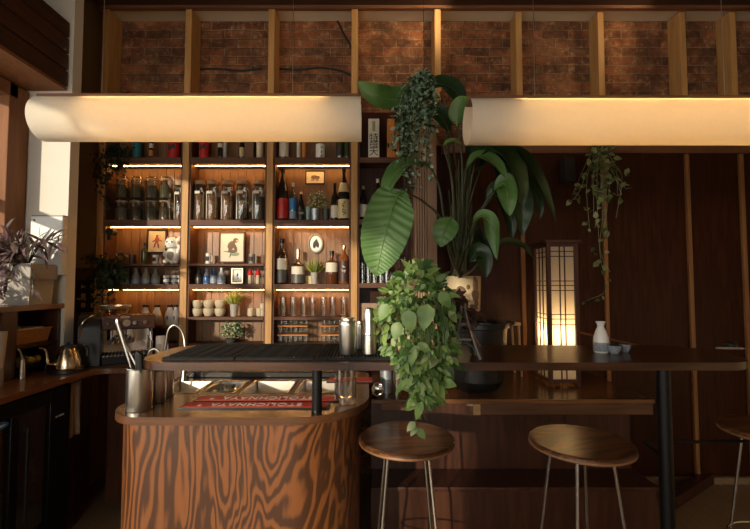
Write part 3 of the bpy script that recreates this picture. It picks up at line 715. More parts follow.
# ------------------------------------------------------------------ tokkuri, cups, mugs, bowls, pictures
TOK = [(0,0),(.82,0),(.95,.03),(1,.28),(.92,.48),(.62,.66),(.36,.78),(.30,.86),(.34,.93),(.46,1),(.36,1),(.24,.90),(0,.88)]
def tok(label, px0, px1, ytop, zs, Y, m_body, m_band=None, group=None, cap=None, band=(.02,.30)):
    x, r, h = place(px0, px1, ytop, Y, zs)
    t = thing('sake_flask', label, 'sake flask', (x, Y, zs), group)
    MB().lathe([(a*r, b*h) for a, b in TOK], (x, Y, zs), 22).build('body', m_body, t)
    if m_band:
        q = []
        for i in range(6):
            zz = band[0]+(band[1]-band[0])*i/5
            for (ra, za), (rb, zb2) in zip(TOK[:-3], TOK[1:-3]):
                if za <= zz <= zb2 and zb2 > za: q.append(((ra+(rb-ra)*(zz-za)/(zb2-za))*r+.0008, zz*h)); break
        MB().lathe(q, (x, Y, zs), 22).build('glaze_band', m_band, t)
    if cap: MB().lathe([(0,.86*h),(r*.44,.86*h),(r*.50,.90*h),(r*.50,1.0*h),(0,1.01*h)], (x, Y, zs), 16).build('cap', cap, t)
    return t
for k, (a, b) in enumerate(((121.8,130.8),(132.3,141.2),(142.6,151.2),(152.2,160.4))):
    tok('%s of four grey stoneware sake flasks from the left' % ORD[k], a, b, 268.4, zl, YS, M['stone'], M['wareband'], 'grey sake flasks under the lucky cat shelf')
CUP = [(0,0),(.55,0),(.6,.08),(.95,.45),(1,1),(.9,1),(.85,.5),(.5,.18),(0,.16)]
for k, (a, b) in enumerate(((164,170.4),(171.8,178),(179,184))):
    x, r, h = place(a, b, 279.7, YS, zl)
    for q in range(2):
        o = MB().lathe([(u*r, v*h) for u, v in CUP], (x, YS, zl+q*h), 18)
        o.lathe([(r*.80, h*.25), (r*.962, h*.48)], (x, YS, zl+q*h), 18, 1)
        o.build('sake_cup', [M['white'], M['blueware']], org=(x, YS, zl+q*h), label='%s blue-banded sake cup, %s column from the left beside the grey flasks' % (('lower', 'upper')[q], ORD[k]), cat='cup', group='blue-banded sake cups stacked in pairs')
zth = zS['thin']
# dried plant, dark cup, dark bottle
x, r, h = place(117, 127, 252, YS, zth)
t = thing('dried_plant', 'small dried flower head plant on the thin shelf', 'plant', (x, YS, zth))
MB().lathe([(0,0),(.018,0),(.022,.03),(.018,.03),(0,.026)], (x, YS, zth), 14).build('pot', M['potdark'], t)
mb = MB(); tuft(mb, (x, YS, zth+.05), 40, .03, .02, .01, (0, 1), .5, seed=8); mb.build('foliage', [M['dryleaf'], M['lf_pink']], t)
lathe_thing('cup', 'dark glazed cup behind the second grey flask', 'cup', 129.3, 135.3, 254.5, zth, YS, [(0,0),(.8,0),(1,.2),(1,1),(.9,1),(.85,.2),(0,.15)], M['darkware'])
bottle('slim dark bottle to the left of the figure picture', 141.8, 147.5, 243, zth, YS, 'square', M['grglass'], M['black'])
def mug(label, px0, px1, ytop, zs, Y, m, m2, side=1):
    x, r, h = place(px0, px1, ytop, Y, zs)
    t = thing('mug', label, 'mug', (x, Y, zs))
    MB().lathe([(0,0),(r*.95,0),(r,.04*h),(r,h),(r*.9,h),(r*.88,.08*h),(0,.06*h)], (x, Y, zs), 20).build('body', m, t)
    MB().lathe([(r*1.01, .28*h), (r*1.01, .72*h)], (x, Y, zs), 10, 0, -PI*.8, -PI*.3).build('print', m2, t)
    MB().tube(curve([(x+side*r*.95, Y, zs+.8*h), (x+side*r*1.5, Y, zs+.72*h), (x+side*r*1.5, Y, zs+.32*h), (x+side*r*.95, Y, zs+.22*h)], 10), r*.14, 8).build('handle', m, t)
mug('white mug with dark print below the figure picture', 153, 158.5, 255, zth, YS, M['white'], M['ink'])
lathe_thing('cup', 'brown tumbler between the printed mug and lucky cat', 'cup', 159.2, 163.8, 255.5, zth, YS, [(0,0),(.85,0),(1,1),(.9,1),(.8,.1),(0,.1)], M['brown'])
mug('cream mug with dark print, to the left of monkey print', 206, 211, 253.5, zth, YS, M['white'], M['ink'])
mug('dark grey mug to the right of the monkey print', 249, 255, 254, zth, YS, M['stone'], M['ink'])
lathe_thing('cup', 'shadowed brown cup at right end of monkey print shelf', 'cup', 262, 267.5, 255, zth, YS, [(0,0),(.8,0),(1,.3),(1,1),(.9,1),(.85,.2),(0,.15)], M['brown'])
# lucky cat
def lucky_cat(px0, px1, ytop, zs, Y):
    x, r, h = place(px0, px1, ytop, Y, zs)
    t = thing('lucky_cat', 'white ceramic lucky cat figurine with raised paw and red ears', 'figurine', (x, Y, zs))
    mb = MB(); d = min(r, .06)
    mb.ell((x, Y, zs+h*.243), (r*.76, d*.75, h*.24)); mb.ell((x, Y, zs+h*.42), (r*.6, d*.62, h*.2))
    mb.ell((x-r*.12, Y-.006, zs+h*.70), (r*.66, d*.7, h*.21))
    for s in (-1, 1):
        mb.ell((x+s*r*.5, Y-d*.5, zs+h*.088), (r*.3, d*.45, h*.085)); 
        mb.lathe([(r*.24, 0), (r*.13, h*.09), (.001, h*.17)], (x-r*.12+s*r*.42, Y, zs+h*.83), 10)
    mb.ell((x-r*.62, Y-d*.45, zs+h*.33), (r*.2, d*.35, h*.12))
    mb.tube([(x+r*.5, Y-.01, zs+h*.36), (x+r*.72, Y-.014, zs+h*.55), (x+r*.70, Y-.016, zs+h*.78)], [r*.2, r*.22, r*.24], 10)
    mb.ell((x+r*.70, Y-.018, zs+h*.82), (r*.28, d*.35, h*.09))
    b = mb.build('body', M['white'], t)
    rm = b.modifiers.new('remesh', 'REMESH'); rm.mode = 'VOXEL'; rm.voxel_size = .003; rm.use_smooth_shade = True
    for s in (-1, 1):
        MB().lathe([(r*.10, 0), (.001, h*.09)], (x-r*.12+s*r*.42, Y-r*.13, zs+h*.85), 8).build('inner_ear', M['red'], t)
        MB().ell((x-r*.12+s*r*.24, Y-.006-d*.67, zs+h*.73), (r*.11, .003, h*.022)).build('eye', M['ink'], t)
    MB().ell((x-r*.12, Y-.008-d*.70, zs+h*.67), (r*.07, .003, h*.015)).build('nose', M['red'], t)
    MB().tube([(x-r*.12+math.cos(a)*r*.60, Y+math.sin(a)*d*.66, zs+h*.535) for a in [PI+PI*k/10 for k in range(11)]], .004, 8).build('collar', M['inkgreen'], t)
    mb = MB().ell((x-r*.05, Y-d*.62, zs+h*.27), (r*.36, d*.22, h*.15)); mb.build('coin_plate', [plain('dappled_plate', (.35,.30,.2), .5, var=.9, scale=160)], t)
    MB().ell((x+r*.70, Y-.018-d*.33, zs+h*.70), (r*.12, .003, h*.06)).build('paw_mark', M['orange'], t)
lucky_cat(165, 185, 234.5, zth, YS)
# pictures
def picture(name, label, px0, px1, py0, py1, Y, fm, pm, art=None, fw=.008, parent=None):
    a, b = P(px0, py0, Y), P(px1, py1, Y); x0, x1, z0, z1 = a.x, b.x, b.z, a.z
    t = thing(name, label, 'picture', ((x0+x1)/2, Y, z0))
    mb = MB(); mb.span(x0, x1, Y, Y+.016, z0, z0+fw); mb.span(x0, x1, Y, Y+.016, z1-fw, z1); mb.span(x0, x0+fw, Y, Y+.016, z0+fw, z1-fw); mb.span(x1-fw, x1, Y, Y+.016, z0+fw, z1-fw)
    mb.build('frame', fm, t, .001)
    MB().span(x0+fw*.6, x1-fw*.6, Y+.009, Y+.014, z0+fw*.6, z1-fw*.6).build('print', pm, t)
    if art: art(t, (x0+x1)/2, (z0+z1)/2, (x1-x0)/2-fw, (z1-z0)/2-fw, Y+.0085)
    return t
def blob(mb, x, z, y, rx, rz, mi=0, a=0): mb.ell((x, y, z), (rx, .0012, rz), mi, 12, 6, Matrix.Rotation(a, 3, 'Y'))
def art_figure(t, x, z, w_, h_, y):
    mb = MB(); blob(mb, x, z+h_*.55, y, w_*.16, h_*.12, 1); blob(mb, x, z+h_*.15, y, w_*.26, h_*.32, 0); blob(mb, x-w_*.25, z-h_*.35, y, w_*.10, h_*.30, 0, .3); blob(mb, x+w_*.15, z-h_*.38, y, w_*.1, h_*.3, 1, -.15)
    blob(mb, x+w_*.38, z+h_*.1, y, w_*.28, h_*.05, 0, .4); blob(mb, x-w_*.36, z+h_*.05, y, w_*.24, h_*.06, 1, -.5); mb.build('drawing', [M['inkred'], M['inkbrown']], t)
picture('framed_picture', 'framed cream picture of a reddish figure behind the dark bottle', 146.6, 166.2, 229.5, 253.3, 3.132, M['matte'], M['cream'], art_figure, .011)
def art_monkey(t, x, z, w_, h_, y):
    mb = MB(); blob(mb, x-w_*.05, z+h_*.15, y, w_*.30, h_*.34, 0, .5); blob(mb, x+w_*.32, z+h_*.50, y, w_*.24, h_*.17, 0); blob(mb, x+w_*.30, z-h_*.05, y, w_*.14, h_*.30, 0, -.3); blob(mb, x, z-h_*.25, y, w_*.36, h_*.11, 0, .2)
    blob(mb, x+w_*.42, z+h_*.46, y-.0006, w_*.1, h_*.08, 2)
    blob(mb, x-w_*.1, z-h_*.34, y, w_*.62, h_*.035, 1, .12); blob(mb, x+w_*.25, z-h_*.48, y, w_*.42, h_*.14, 3); blob(mb, x-w_*.12, z-h_*.55, y, w_*.04, h_*.2, 1, .3)
    mb.build('drawing', [M['inkbrown'], M['ink'], M['bowl'], M['inkgreen']], t)
pic = picture('framed_picture', 'large framed print of a brown animal on a branch', 218.8, 244.2, 232, 262.6, 3.10, M['shelf'], plain('print_paper', (.70, .64, .50), .7, var=.04), art_monkey, .009)
def art_bird(t, x, z, w_, h_, y):
    mb = MB(); blob(mb, x, z+h_*.1, y, w_*.16, h_*.3, 0, .2); blob(mb, x+w_*.12, z-h_*.35, y, w_*.2, h_*.08, 0); mb.span(x-w_*.72, x+w_*.72, y+.0003, y+.0008, z-h_*.85, z+h_*.85, 1); mb.build('drawing', [M['ink'], M['whitepaint']], t)
picture('framed_picture', 'tiny gold framed picture beside the patterned sake flasks', 231.3, 242.8, 268, 283.5, 3.09, M['brass'], M['cream'], art_bird, .009)
def art_ox(t, x, z, w_, h_, y):
    mb = MB(); blob(mb, x-w_*.08, z+h_*.05, y, w_*.40, h_*.34); blob(mb, x+w_*.34, z+h_*.02, y, w_*.18, h_*.26)
    for q in (-.36, -.16, .12, .30): blob(mb, x+w_*q, z-h_*.38, y, w_*.06, h_*.26)
    mb.build('drawing', M['inkbrown'], t)
picture('framed_picture', 'small black framed ink drawing hung above the posy', 305.3, 324.8, 170.5, 184, 3.132, M['matte'], M['cream'], art_ox, .007)
# oval picture
a, b = P(308, 233.5, 3.13), P(323.3, 253.5, 3.13); xo, zo, rxo, rzo = (a.x+b.x)/2, (a.z+b.z)/2, (b.x-a.x)/2, (a.z-b.z)/2
t = thing('oval_picture', 'oval picture with brown frame hung above the grassy plant', 'picture', (xo, 3.13, zo-rzo))
MB().tube([(xo+math.cos(2*PI*k/28)*(rxo-.006), 3.138, zo+math.sin(2*PI*k/28)*(rzo-.006)) for k in range(29)], .008, 8, caps=False).build('frame', M['stone'], t)
mb = MB(); mb.ell((xo, 3.142, zo), (rxo-.008, .004, rzo-.008), 0, 24, 6); mb.build('print', M['whitepaint'], t)
mb = MB(); blob(mb, xo-.008, zo-.006, 3.1375, .014, .03, 0, .15); blob(mb, xo+.012, zo-.004, 3.1375, .012, .028, 0, -.2); blob(mb, xo+.004, zo+.022, 3.1375, .010, .012); mb.build('drawing', M['ink'], t)

# flasks in the second bay
TK = ((195.6,203.6,'darkware',None,'dark glazed sake flask, first in the patterned row'),(203.8,210.6,'bluewhite','blueware','white and blue sake flask, second in the patterned row'),(210.8,217.6,'blueware','bluewhite','deep blue sake flask, third in the patterned row'),(217.8,226,'white','bluewhite','tall white sake flask with blue pattern beside tiny gold frame'))
for a, b, m1, m2, lab in TK: tok(lab, a, b, 268.6 if m1 != 'white' else 267.6, zl, YS, M[m1], M[m2] if m2 else None, None, band=(.05, .55))
for k, (a, b) in enumerate(((247.3,253.6),(255,261.6))):
    x, r, h = place(a, b, 269.5, YS, zl)
    t = thing('spice_pot', 'red-topped pale pot, %s' % ('nearer the tiny gold frame', 'further from the tiny gold frame')[k], 'pot', (x, YS, zl), 'red-topped pots')
    MB().lathe([(0,0),(r*.62,0),(r*.66,.05*h),(r*.60,.6*h),(0,.6*h)], (x, YS, zl), 16).build('body', M['bowl'], t)
    mb = MB().lathe([(0,.98*h),(r*.5,.94*h),(r*1.0,.62*h),(r*.6,.60*h),(0,.6*h)], (x, YS, zl), 16); mb.ell((x, YS, zl+h), (r*.18, r*.18, h*.07)); mb.build('cap', M['red'], t)
# milk bottles on the lowest left shelf
MILK = [(0,0),(.95,0),(1,.03),(1,.36),(.86,.52),(.52,.74),(.42,.84),(.44,.90),(0,.90)]
for k, (a, b) in enumerate(((141,151.5),(152.6,163.4),(165.4,176),(177,187))):
    x, r, h = place(a, b, 304.7, 3.06, zS['b1'])
    if k == 3: r *= .84; x = min(x, BX[0][1]-.014-r)
    lab = '%s white milk-style bottle from the left with dark cap' % ORD[k]
    t = thing('milk_bottle', lab, 'bottle', (x, 3.06, zS['b1']), 'white bottles beside the coffee machine')
    MB().lathe([(u*r, v*h) for u, v in MILK], (x, 3.06, zS['b1']), 22).build('body', M['white'], t)
    MB().lathe([(r*.46,.88*h),(r*.55,.90*h),(r*.55,.99*h),(0,h)], (x, 3.06, zS['b1']), 18).build('cap', M['black'], t)
    MB().span(x-.004, x+.004, 3.06-r-.001, 3.06-r+.004, zS['b1']+h*.30, zS['b1']+h*.46).build('emblem', M['ink'], t)
# bowls, cups
zb2 = zS['b2']
for k, (a, b) in enumerate(((192.8,203.2),(204.2,214.7),(215.4,226.2))):
    x, r, h = place(a, b, 308, YS, zb2); h = h*.98
    for q in range(2):
        MB().lathe([(u*r, v*h) for u, v in [(0,0),(.6,0),(.72,.06),(.95,.42),(1,.75),(.93,1),(.86,1),(.9,.75),(.8,.4),(0,.15)]], (x, YS, zb2+q*h), 22).build('bowl', M['bowl'], org=(x, YS, zb2+q*h),
            label='%s cream bowl in the %s stack from the left' % (('lower', 'upper')[q], ORD[k]), cat='bowl', group='cream bowls stacked in pairs')
grass_pot('yellow-green grassy plant between cream bowls and cream cups', 224.5, 247, 290, 304, (230, 238.5), zb2, YS-.01, M['potgrey'], 6)
CP = [(0,0),(.75,0),(.95,.15),(1,.5),(.95,1),(.85,1),(.88,.5),(.8,.2),(0,.12)]
def cup_at(px0, px1, ytop, q, lab):
    x, r, h = place(px0, px1, ytop, YS, zb2)
    MB().lathe([(u*r, v*h) for u, v in CP], (x, YS, zb2+q*h), 18).build('cup', M['bowl'], org=(x, YS, zb2+q*h), label=lab, cat='cup', group='handleless cream cups')
cup_at(248, 255, 308.2, 0, 'single cream cup nearest the yellow grassy plant')
cup_at(256.7, 263.6, 308.2, 0, 'single cream cup beside the stacked pair of cups')
cup_at(264.7, 270.6, 309.8, 0, 'lower cream cup of the stacked pair at the stud')
cup_at(264.7, 270.6, 309.8, 1, 'upper cream cup of the stacked pair at the stud')
zsh = P(300, 343.5, 3.0).z-.0005
flower_pot('bushy white-flowered plant in dark pot on the lowest shelf', 216.5, 246, 319, 338.5, (225, 237.5), zsh, YS-.02, M['potdark'], M['lf_white'], 11, flowers=46, dens=190)
# fourth bay
def box_text(t, x, r, h, yf):
    z0 = Z4[0]
    MB().span(x-r*.28, x+r*.28, yf-.001, yf+.001, z0+h*.68, z0+h*.94).build('seal', M['inkgreen'], t)
    try:
        fc = bpy.data.curves.new('txt', 'FONT'); fc.body = '特\n撰\n天'; fc.size = h*.24; fc.align_x = 'CENTER'; fc.space_line = .72; fc.extrude = .0006
        fo = bpy.data.objects.new('txt', fc); sc.collection.objects.link(fo); bpy.context.view_layer.update()
        me = bpy.data.meshes.new_from_object(fo.evaluated_get(bpy.context.evaluated_depsgraph_get())); bpy.data.objects.remove(fo)
        me.name = 'lettering'; me.materials.clear(); me.materials.append(M['ink'])
        if len(me.vertices) == 0: raise ValueError
        mt = Matrix.Translation(Vector((x, yf-.001, z0+h*.43))-ORG[t.name]) @ Matrix.Rotation(PI/2, 4, 'X'); me.transform(mt)
        o = bpy.data.objects.new('lettering', me); sc.collection.objects.link(o); o.parent = t; ORG[o.name] = ORG[t.name]
    except Exception: glyphs(t, x, z0+h*.62, yf, r*1.4, h*.55, 3, M['ink'], seed=3)
carton('gift_box', 'tall white box with black brush characters on shadowed shelf', 'box', 368.3, 379.2, 120.5, Z4[0], 3.06, .07, M['labelw'], box_text)
def box_orange(t, x, r, h, yf):
    mb = MB(); z0 = Z4[0]
    for q, (zz, hh) in enumerate(((.74,.05),(.52,.035),(.36,.06),(.2,.03))): blob(mb, x+r*(.2 if q % 2 else -.1), z0+h*zz, yf-.001, r*.45, h*hh, q % 2)
    mb.build('print', [M['labelw'], M['ink']], t)
carton('gift_box', 'tall orange box partly covered by the hanging plant', 'box', 387.2, 399, 120.5, Z4[0], 3.06, .07, M['orange'], box_orange)
for k, (a, b, y_) in enumerate(((360,364.4,186),(375.5,380,179))):
    bottle(('dark bottle just right of the stud, behind the big leaf', 'dark bottle with pale cap top behind the big leaf')[k], a-1.5, b+1.5, y_, Z4[1], 3.08, 'tall', M['dkglass'], M['labelw'] if k else M['cork'], [(.1,.45,M['labelw'])])
lathe_thing('small_pot', 'cream pot on the shadowed shelf behind leaf stalk', 'pot', 403, 415, 194, Z4[1], 3.06, [(0,0),(.8,0),(1,1),(.9,1),(.8,.2),(0,.2)], M['potcream'])
for k, px in enumerate((362.5, 368.5, 374.7, 381, 387)):
    x = P(px, 270, 3.07).x; lab = '%s straight tumbler from the stud, behind the big leaf' % ORD[k]
    if k == 0:
        t = pt = thing('tumbler', lab, 'glass', (x, 3.07, Z4[2]), 'tumblers behind the big leaf')
        MB().lathe([(0,0),(.018,0),(.020,.15),(.0185,.15),(.0165,.012),(0,.012)], (x, 3.07, Z4[2]), 18).build('glass', M['jarglass'], t)
    else: dup(pt, (x, 3.07, Z4[2]), lab)
WG = [(0,0),(.030,0),(.0335,.05),(.029,.085),(.008,.108),(.0045,.12),(.0045,.185),(.010,.192),(.029,.196),(.030,.199),(0,.2)]
for k, (px, yy) in enumerate(((393.5, 3.045), (405, 3.045), (416, 3.04), (399, 3.112), (410.5, 3.112))):
    x = min(P(px, 270, yy).x, xp0-.045); lab = '%s upturned wine glass, %s row beside the post' % ((ORD[k], 'front') if k < 3 else (ORD[k-3], 'back'))
    if k in (2, 4): continue
    if k == 3: lab = 'single upturned wine glass behind the front two beside post'
    if k == 0:
        t = pw = thing('wine_glass', lab, 'wine glass', (x, yy, Z4[2]), 'wine glasses standing upside down')
        MB().lathe(WG[:7], (x, yy, Z4[2]), 20).build('bowl', M['glass'], t); MB().lathe(WG[6:], (x, yy, Z4[2]), 20).build('foot', M['glass'], t)
    else: dup(pw, (x, yy, Z4[2]), lab)
carton('carton', 'pale printed carton on the low shelf behind the shakers', 'carton', 359.5, 377, 303, P(390,326,3.0).z, 3.07, .05, plain('pale_carton', (.34,.22,.16), .7, var=.4))
# round spotlight by the left edge of the shelving
t = thing('shelf_spotlight', 'small dark spotlight fixed at the left edge of the shelving', 'spotlight', P(107, 231, 3.0))
c = P(107.5, 231, 2.965); MB().cyl((c.x, c.y+.02, c.z), .025, .06, 16, axis=Matrix.Rotation(-PI/2, 3, 'X')).build('housing', M['matte'], t)
MB().span(c.x-.01, c.x+.01, 2.98, 3.0, c.z-.06, c.z-.02).build('bracket', M['matte'], t)

# ------------------------------------------------------------------ counters
HC, HB, HL = .90, 1.10, .80
t = thing('back_counter', 'dark wood corner counter carrying kettle and coffee machine', 'counter', (-1.7, 2.3, 0))
poly = [(XL+.001, 1.34), (-1.62, 1.34), (-1.62, 2.42)]+[(-1.62+.1-.1*math.cos(a), 2.42+.1*math.sin(a)) for a in [PI/2*k/6 for k in range(1, 7)]]+[(-.06, 2.52), (-.06, 2.995), (-1.985, 2.995), (-1.985, 2.64), (-1.835, 2.64), (-1.835, 2.545), (XL+.001, 2.545)]
MB().prism(poly, HC-.03, HC).build('worktop', M['counter'], t, .003)
MB().span(-1.60, -.08, 2.6, 2.99, .08, HC-.03).build('cupboard', M['cab'], t)
MB().span(XL, -1.72, 2.44, 2.53, 0, HC-.03).build('end_panel', M['cab'], t)
# raised ledge with open cubbies on the left counter
zL0 = P(70, 303, 2.56).z
t = thing('ledge_unit', 'dark wooden raised ledge with open cubbies under the purple plant', 'shelf unit', (-2.0, 2.2, HC))
xl = -1.865
MB().span(XL, xl+.02, 1.36, 2.545, zL0-.03, zL0).build('top', M['counter'], t, .003)
for ya, yb in ((2.14, 2.235), (2.525, 2.545), (1.36, 1.40)): MB().span(XL, xl, ya, yb, HC, zL0-.03).build('divider', M['cab'], t, .002)
MB().span(XL, XL+.012, 1.40, 2.525, HC, zL0-.03).build('back_panel', M['plaster'], t)
zsh_ = P(45, 343, 2.38).z
MB().span(XL+.012, xl, 2.235, 2.525, zsh_-.018, zsh_).build('shelf', M['cab'], t)
# bread basket
a, b = P(24, 345, 2.26), P(62, 328, 2.44)
t = thing('bread_basket', 'low woven bread basket in the upper cubby', 'basket', (-1.97, 2.36, zsh_))
def tray_mesh(c, lx, ly, h, wall=.01, flare=1.15):
    mb = MB(); cx_, cy_, z = c
    def q(k, zz): return [(cx_+i*lx/2*k, cy_+j*ly/2*k, zz) for i, j in ((-1,-1),(1,-1),(1,1),(-1,1))]
    r0, r1, r2, r3 = q(1/flare, z), q(1, z+h), q(1-2*wall/min(lx, ly), z+h), q((1-2*wall/min(lx, ly))/flare, z+wall)
    mb.add(r0+r1+r2+r3, [(3,2,1,0)]+[(k, (k+1)%4, 4+(k+1)%4, 4+k) for k in range(4)]+[(4+k, 4+(k+1)%4, 8+(k+1)%4, 8+k) for k in range(4)]+[(8+k, 8+(k+1)%4, 12+(k+1)%4, 12+k) for k in range(4)]+[(12,13,14,15)])
    return mb
mb = tray_mesh((-1.98, 2.38, zsh_), .18, .26, .075); clampv(mb, lambda v: setattr(v, 'z', v.z+.0006)); mb.build('body', M['basket'], t)
mb = MB(); mb.tube([(-2.07, 2.25, zsh_+.076), (-1.89, 2.25, zsh_+.076), (-1.89, 2.51, zsh_+.076), (-2.07, 2.51, zsh_+.076), (-2.07, 2.25, zsh_+.076)], .006, 6); mb.build('rim', M['basket'], t)
tray_mesh((-1.98, 2.38, zsh_+.055), .13, .2, .03).build('paper_tray', M['whitepaint'], org=(-1.98, 2.38, zsh_+.055), label='white paper tray lying inside the bread basket', cat='tray')
# lemons on a wire stand in the lower cubby
t = thing('wire_fruit_stand', 'dark wire tray stand in the lower cubby', 'fruit stand', (-1.96, 2.36, HC))
mb = MB()
for k in range(9): mb.tube([(-2.06+.024*k, 2.26, HC+.045), (-2.06+.024*k, 2.47, HC+.045)], .003, 6)
mb.tube([(-2.07,2.255,HC+.045),(-1.87,2.255,HC+.045),(-1.87,2.475,HC+.045),(-2.07,2.475,HC+.045),(-2.07,2.255,HC+.045)], .006, 6); mb.build('tray', M['black'], t)
for sx, sy in ((-2.06,2.27),(-1.88,2.27),(-1.88,2.46),(-2.06,2.46)): MB().tube([(sx,sy,HC),(sx,sy,HC+.045)], .004, 6).build('leg', M['black'], t)
for k, (x, y) in enumerate(((-1.90,2.29),(-1.95,2.34),(-1.91,2.38),(-1.92,2.44),(-1.98,2.42),(-1.99,2.29))):
    MB().ell((x, y, HC+.071), (.030, .022, .022), rot=Matrix.Rotation(k*.8, 3, 'Z')).build('lemon', M['yellow'], org=(x, y, HC+.049), label='yellow lemon on the wire stand, %s of six from the window side' % ORD[[5,1,2,3,4,0].index(k)], cat='lemon', group='lemons on the wire stand')
t = thing('citrus_press', 'small steel hand press standing in front of the lemons', 'press', (-1.845, 2.25, HC))
MB().cyl((-1.845, 2.25, HC+.0003), .016, .1, 14, r2=.012).build('body', M['steel'], t); MB().tube(curve([(-1.845,2.25,HC+.1),(-1.86,2.245,HC+.15),(-1.885,2.235,HC+.155),(-1.89,2.23,HC+.12)], 10), .005, 8).build('handle', M['steel'], t)
lathe_thing('tan_bucket', 'tan tapered paper bucket in the nearest cubby on dark base', 'bucket', -8, 7.5, 332, HC+.09, 2.07, None, None, parts=[('body', [(0,0),(.72,0),(1,1),(.93,1),(.68,.05),(0,.05)], M['towel'])])
x, r, h = place(-8, 7.5, 332, 2.07, HC+.09); MB().cyl((x, 2.07, HC), r*.75, .0895, 18).build('canister', M['stone'], org=(x, 2.07, HC), label='grey canister under the tan bucket', cat='canister')
# purple plant in grey planter
ZP = zL0
cpx, cpy = -1.955, 2.395
t = thing('purple_plant', 'trailing purple plant in square grey planter by the window', 'plant', (cpx, cpy, ZP))
pw_ = .085; hp = P(44, 264, 2.36).z-ZP
mb = tray_mesh((cpx, cpy, ZP+.0006), .185, .185, hp, .01, 1.12); mb.build('planter', M['potgrey'], t)
mb = MB()
mb.span(cpx-.097, cpx+.097, cpy-.098, cpy+.098, ZP+hp*.62, ZP+hp*.98); mb.build('rim', M['potgrey'], t)
MB().span(cpx-.078, cpx+.078, cpy-.078, cpy+.078, ZP+hp*.9, ZP+hp*.985).build('soil', M['soil'], t)
mb = MB(); r_ = random.Random(21); top = Vector((cpx, cpy, ZP+hp*.95))
for k in range(34):
    an = r_.random()*2*PI; an = an if r_.random() < .45 else PI+r_.gauss(0, .7)
    L_ = .12+.24*r_.random(); end = top+Vector((math.cos(an)*L_*.8, -abs(math.sin(an))*L_*.7-.02, r_.uniform(-.16, .20)))
    end.x = max(end.x, XL+.05)
    mid = top.lerp(end, .5)+Vector((0, 0, .07))
    pts = curve([top, mid, end], 9); mb.tube(pts, .003, 5, 2)
    for i in range(2, 10):
        tg = (pts[min(i+1, 9)]-pts[i-1]).normalized(); s_ = 1 if i % 2 else -1
        mb.leaf(pts[i], tg*.5+Vector((r_.gauss(0,.5), -.3+r_.gauss(0,.3), s_*.6+r_.gauss(0,.3))), (r_.gauss(0,.3), -.7, .6), .07+.05*r_.random(), .018, .3, 4, r_.choice((0,0,0,1)))
clampv(mb, ycap(2.495)); clampv(mb, lambda v: setattr(v, 'z', max(v.z, ZP+.002)) if v.x < -1.835 else None); clampv(mb, lambda v: setattr(v, 'x', max(v.x, XL+.04)))
mb.build('foliage', [M['lf_purple'], M['lf_pink'], M['stemd']], t)
t = thing('pink_plant', 'pink-leaved small plant at the window end of the ledge', 'plant', (-2.0, 2.15, ZP))
MB().lathe([(0,0),(.05,0),(.06,.05),(.052,.05),(0,.045)], (-2.0, 2.15, ZP), 16).build('pot', M['potdark'], t)
mb = MB(); tuft(mb, (-1.99, 2.14, ZP+.06), 110, .085, .05, .02, (0,0,1), .4, .3, 5); mb.build('foliage', [M['lf_pink'], M['lf_purple']], t)
# kettle
kx, ky = P(68, 362, 2.42).x, 2.42
kh = P(68, 342, 2.46).z-HC
t = thing('gooseneck_kettle', 'brushed steel gooseneck kettle on black base', 'kettle', (kx, ky, HC))
MB().cyl((kx, ky, HC), .082, .022, 24).build('base', M['blackp'], t, .003)
z = HC+.023
MB().lathe([(0,0),(.074,0),(.076,.008),(.044,kh-.055),(.04,kh-.05),(0,kh-.05)], (kx, ky, z), 28).build('body', M['brass'], t)
mb = MB().lathe([(.042,kh-.05),(.042,kh-.04),(.02,kh-.032),(0,kh-.032)], (kx, ky, z), 20); mb.ell((kx, ky, z+kh-.026), (.010,.010,.010)); mb.build('lid', M['blackp'], t)
MB().tube(curve([(kx-.042,ky-.050,z+.03),(kx-.058,ky-.075,z+.035),(kx-.060,ky-.078,z+.075),(kx-.066,ky-.088,z+.115),(kx-.085,ky-.105,z+.128)], 16), [.010-.005*k/16 for k in range(17)], 10).build('spout', M['brass'], t)
MB().tube(curve([(kx+.042,ky,z+kh-.065),(kx+.062,ky+.035,z+kh-.045),(kx+.080,ky+.045,z+kh-.065),(kx+.080,ky+.045,z+.06)], 12), .009, 8).build('handle', M['blackp'], t)
# espresso machine
ecx, ecy = P(118, 340, 2.76).x, 2.76
ex0, ex1, ey0, ey1 = ecx-.175, ecx+.20, ecy-.165, ecy+.14
zt1, zt0 = P(115, 312, 2.62).z, HC
t = thing('espresso_machine', 'black and chrome espresso machine on the corner counter', 'coffee machine', (ecx, ecy, HC)); t.rotation_euler = (0, 0, math.radians(29)); EM = t
H = zt1-HC
def side_profile(x0, x1, mat, nm):
    pr = [(ey0+.0, 0), (ey1, 0), (ey1, H*.95)]+[(ey0+.16-.16*math.sin(a), H*.70+H*.28*math.cos(a)) for a in [PI/2*k/8 for k in range(9)]]
    mb = MB(); n = len(pr); mb.add([(x0, y, HC+z_) for y, z_ in pr]+[(x1, y, HC+z_) for y, z_ in pr], [tuple(range(n)), tuple(range(2*n-1, n-1, -1))]+[(i, n+i, n+(i+1)%n, (i+1)%n) for i in range(n)])
    return mb.build(nm, mat, t, .004)
side_profile(ex0-.03, ex0+.09, M['blackp'], 'side_housing')
MB().span(ex0+.09, ex1, ey0+.16, ey1, HC+.05, HC+H*.9).build('rear_body', M['blackp'], t, .004)
dtr = MB().span(ex0+.09, ex1, ey0+.03, ey1, HC, HC+.05).build('drip_tray', M['black'], t, .004)
mb = MB()
for k in range(12): mb.span(ex0+.10+k*.02, ex0+.108+k*.02, ey0+.04, ey0+.15, HC+.05, HC+.054)
mb.build('drip_grate', M['steel'], dtr)
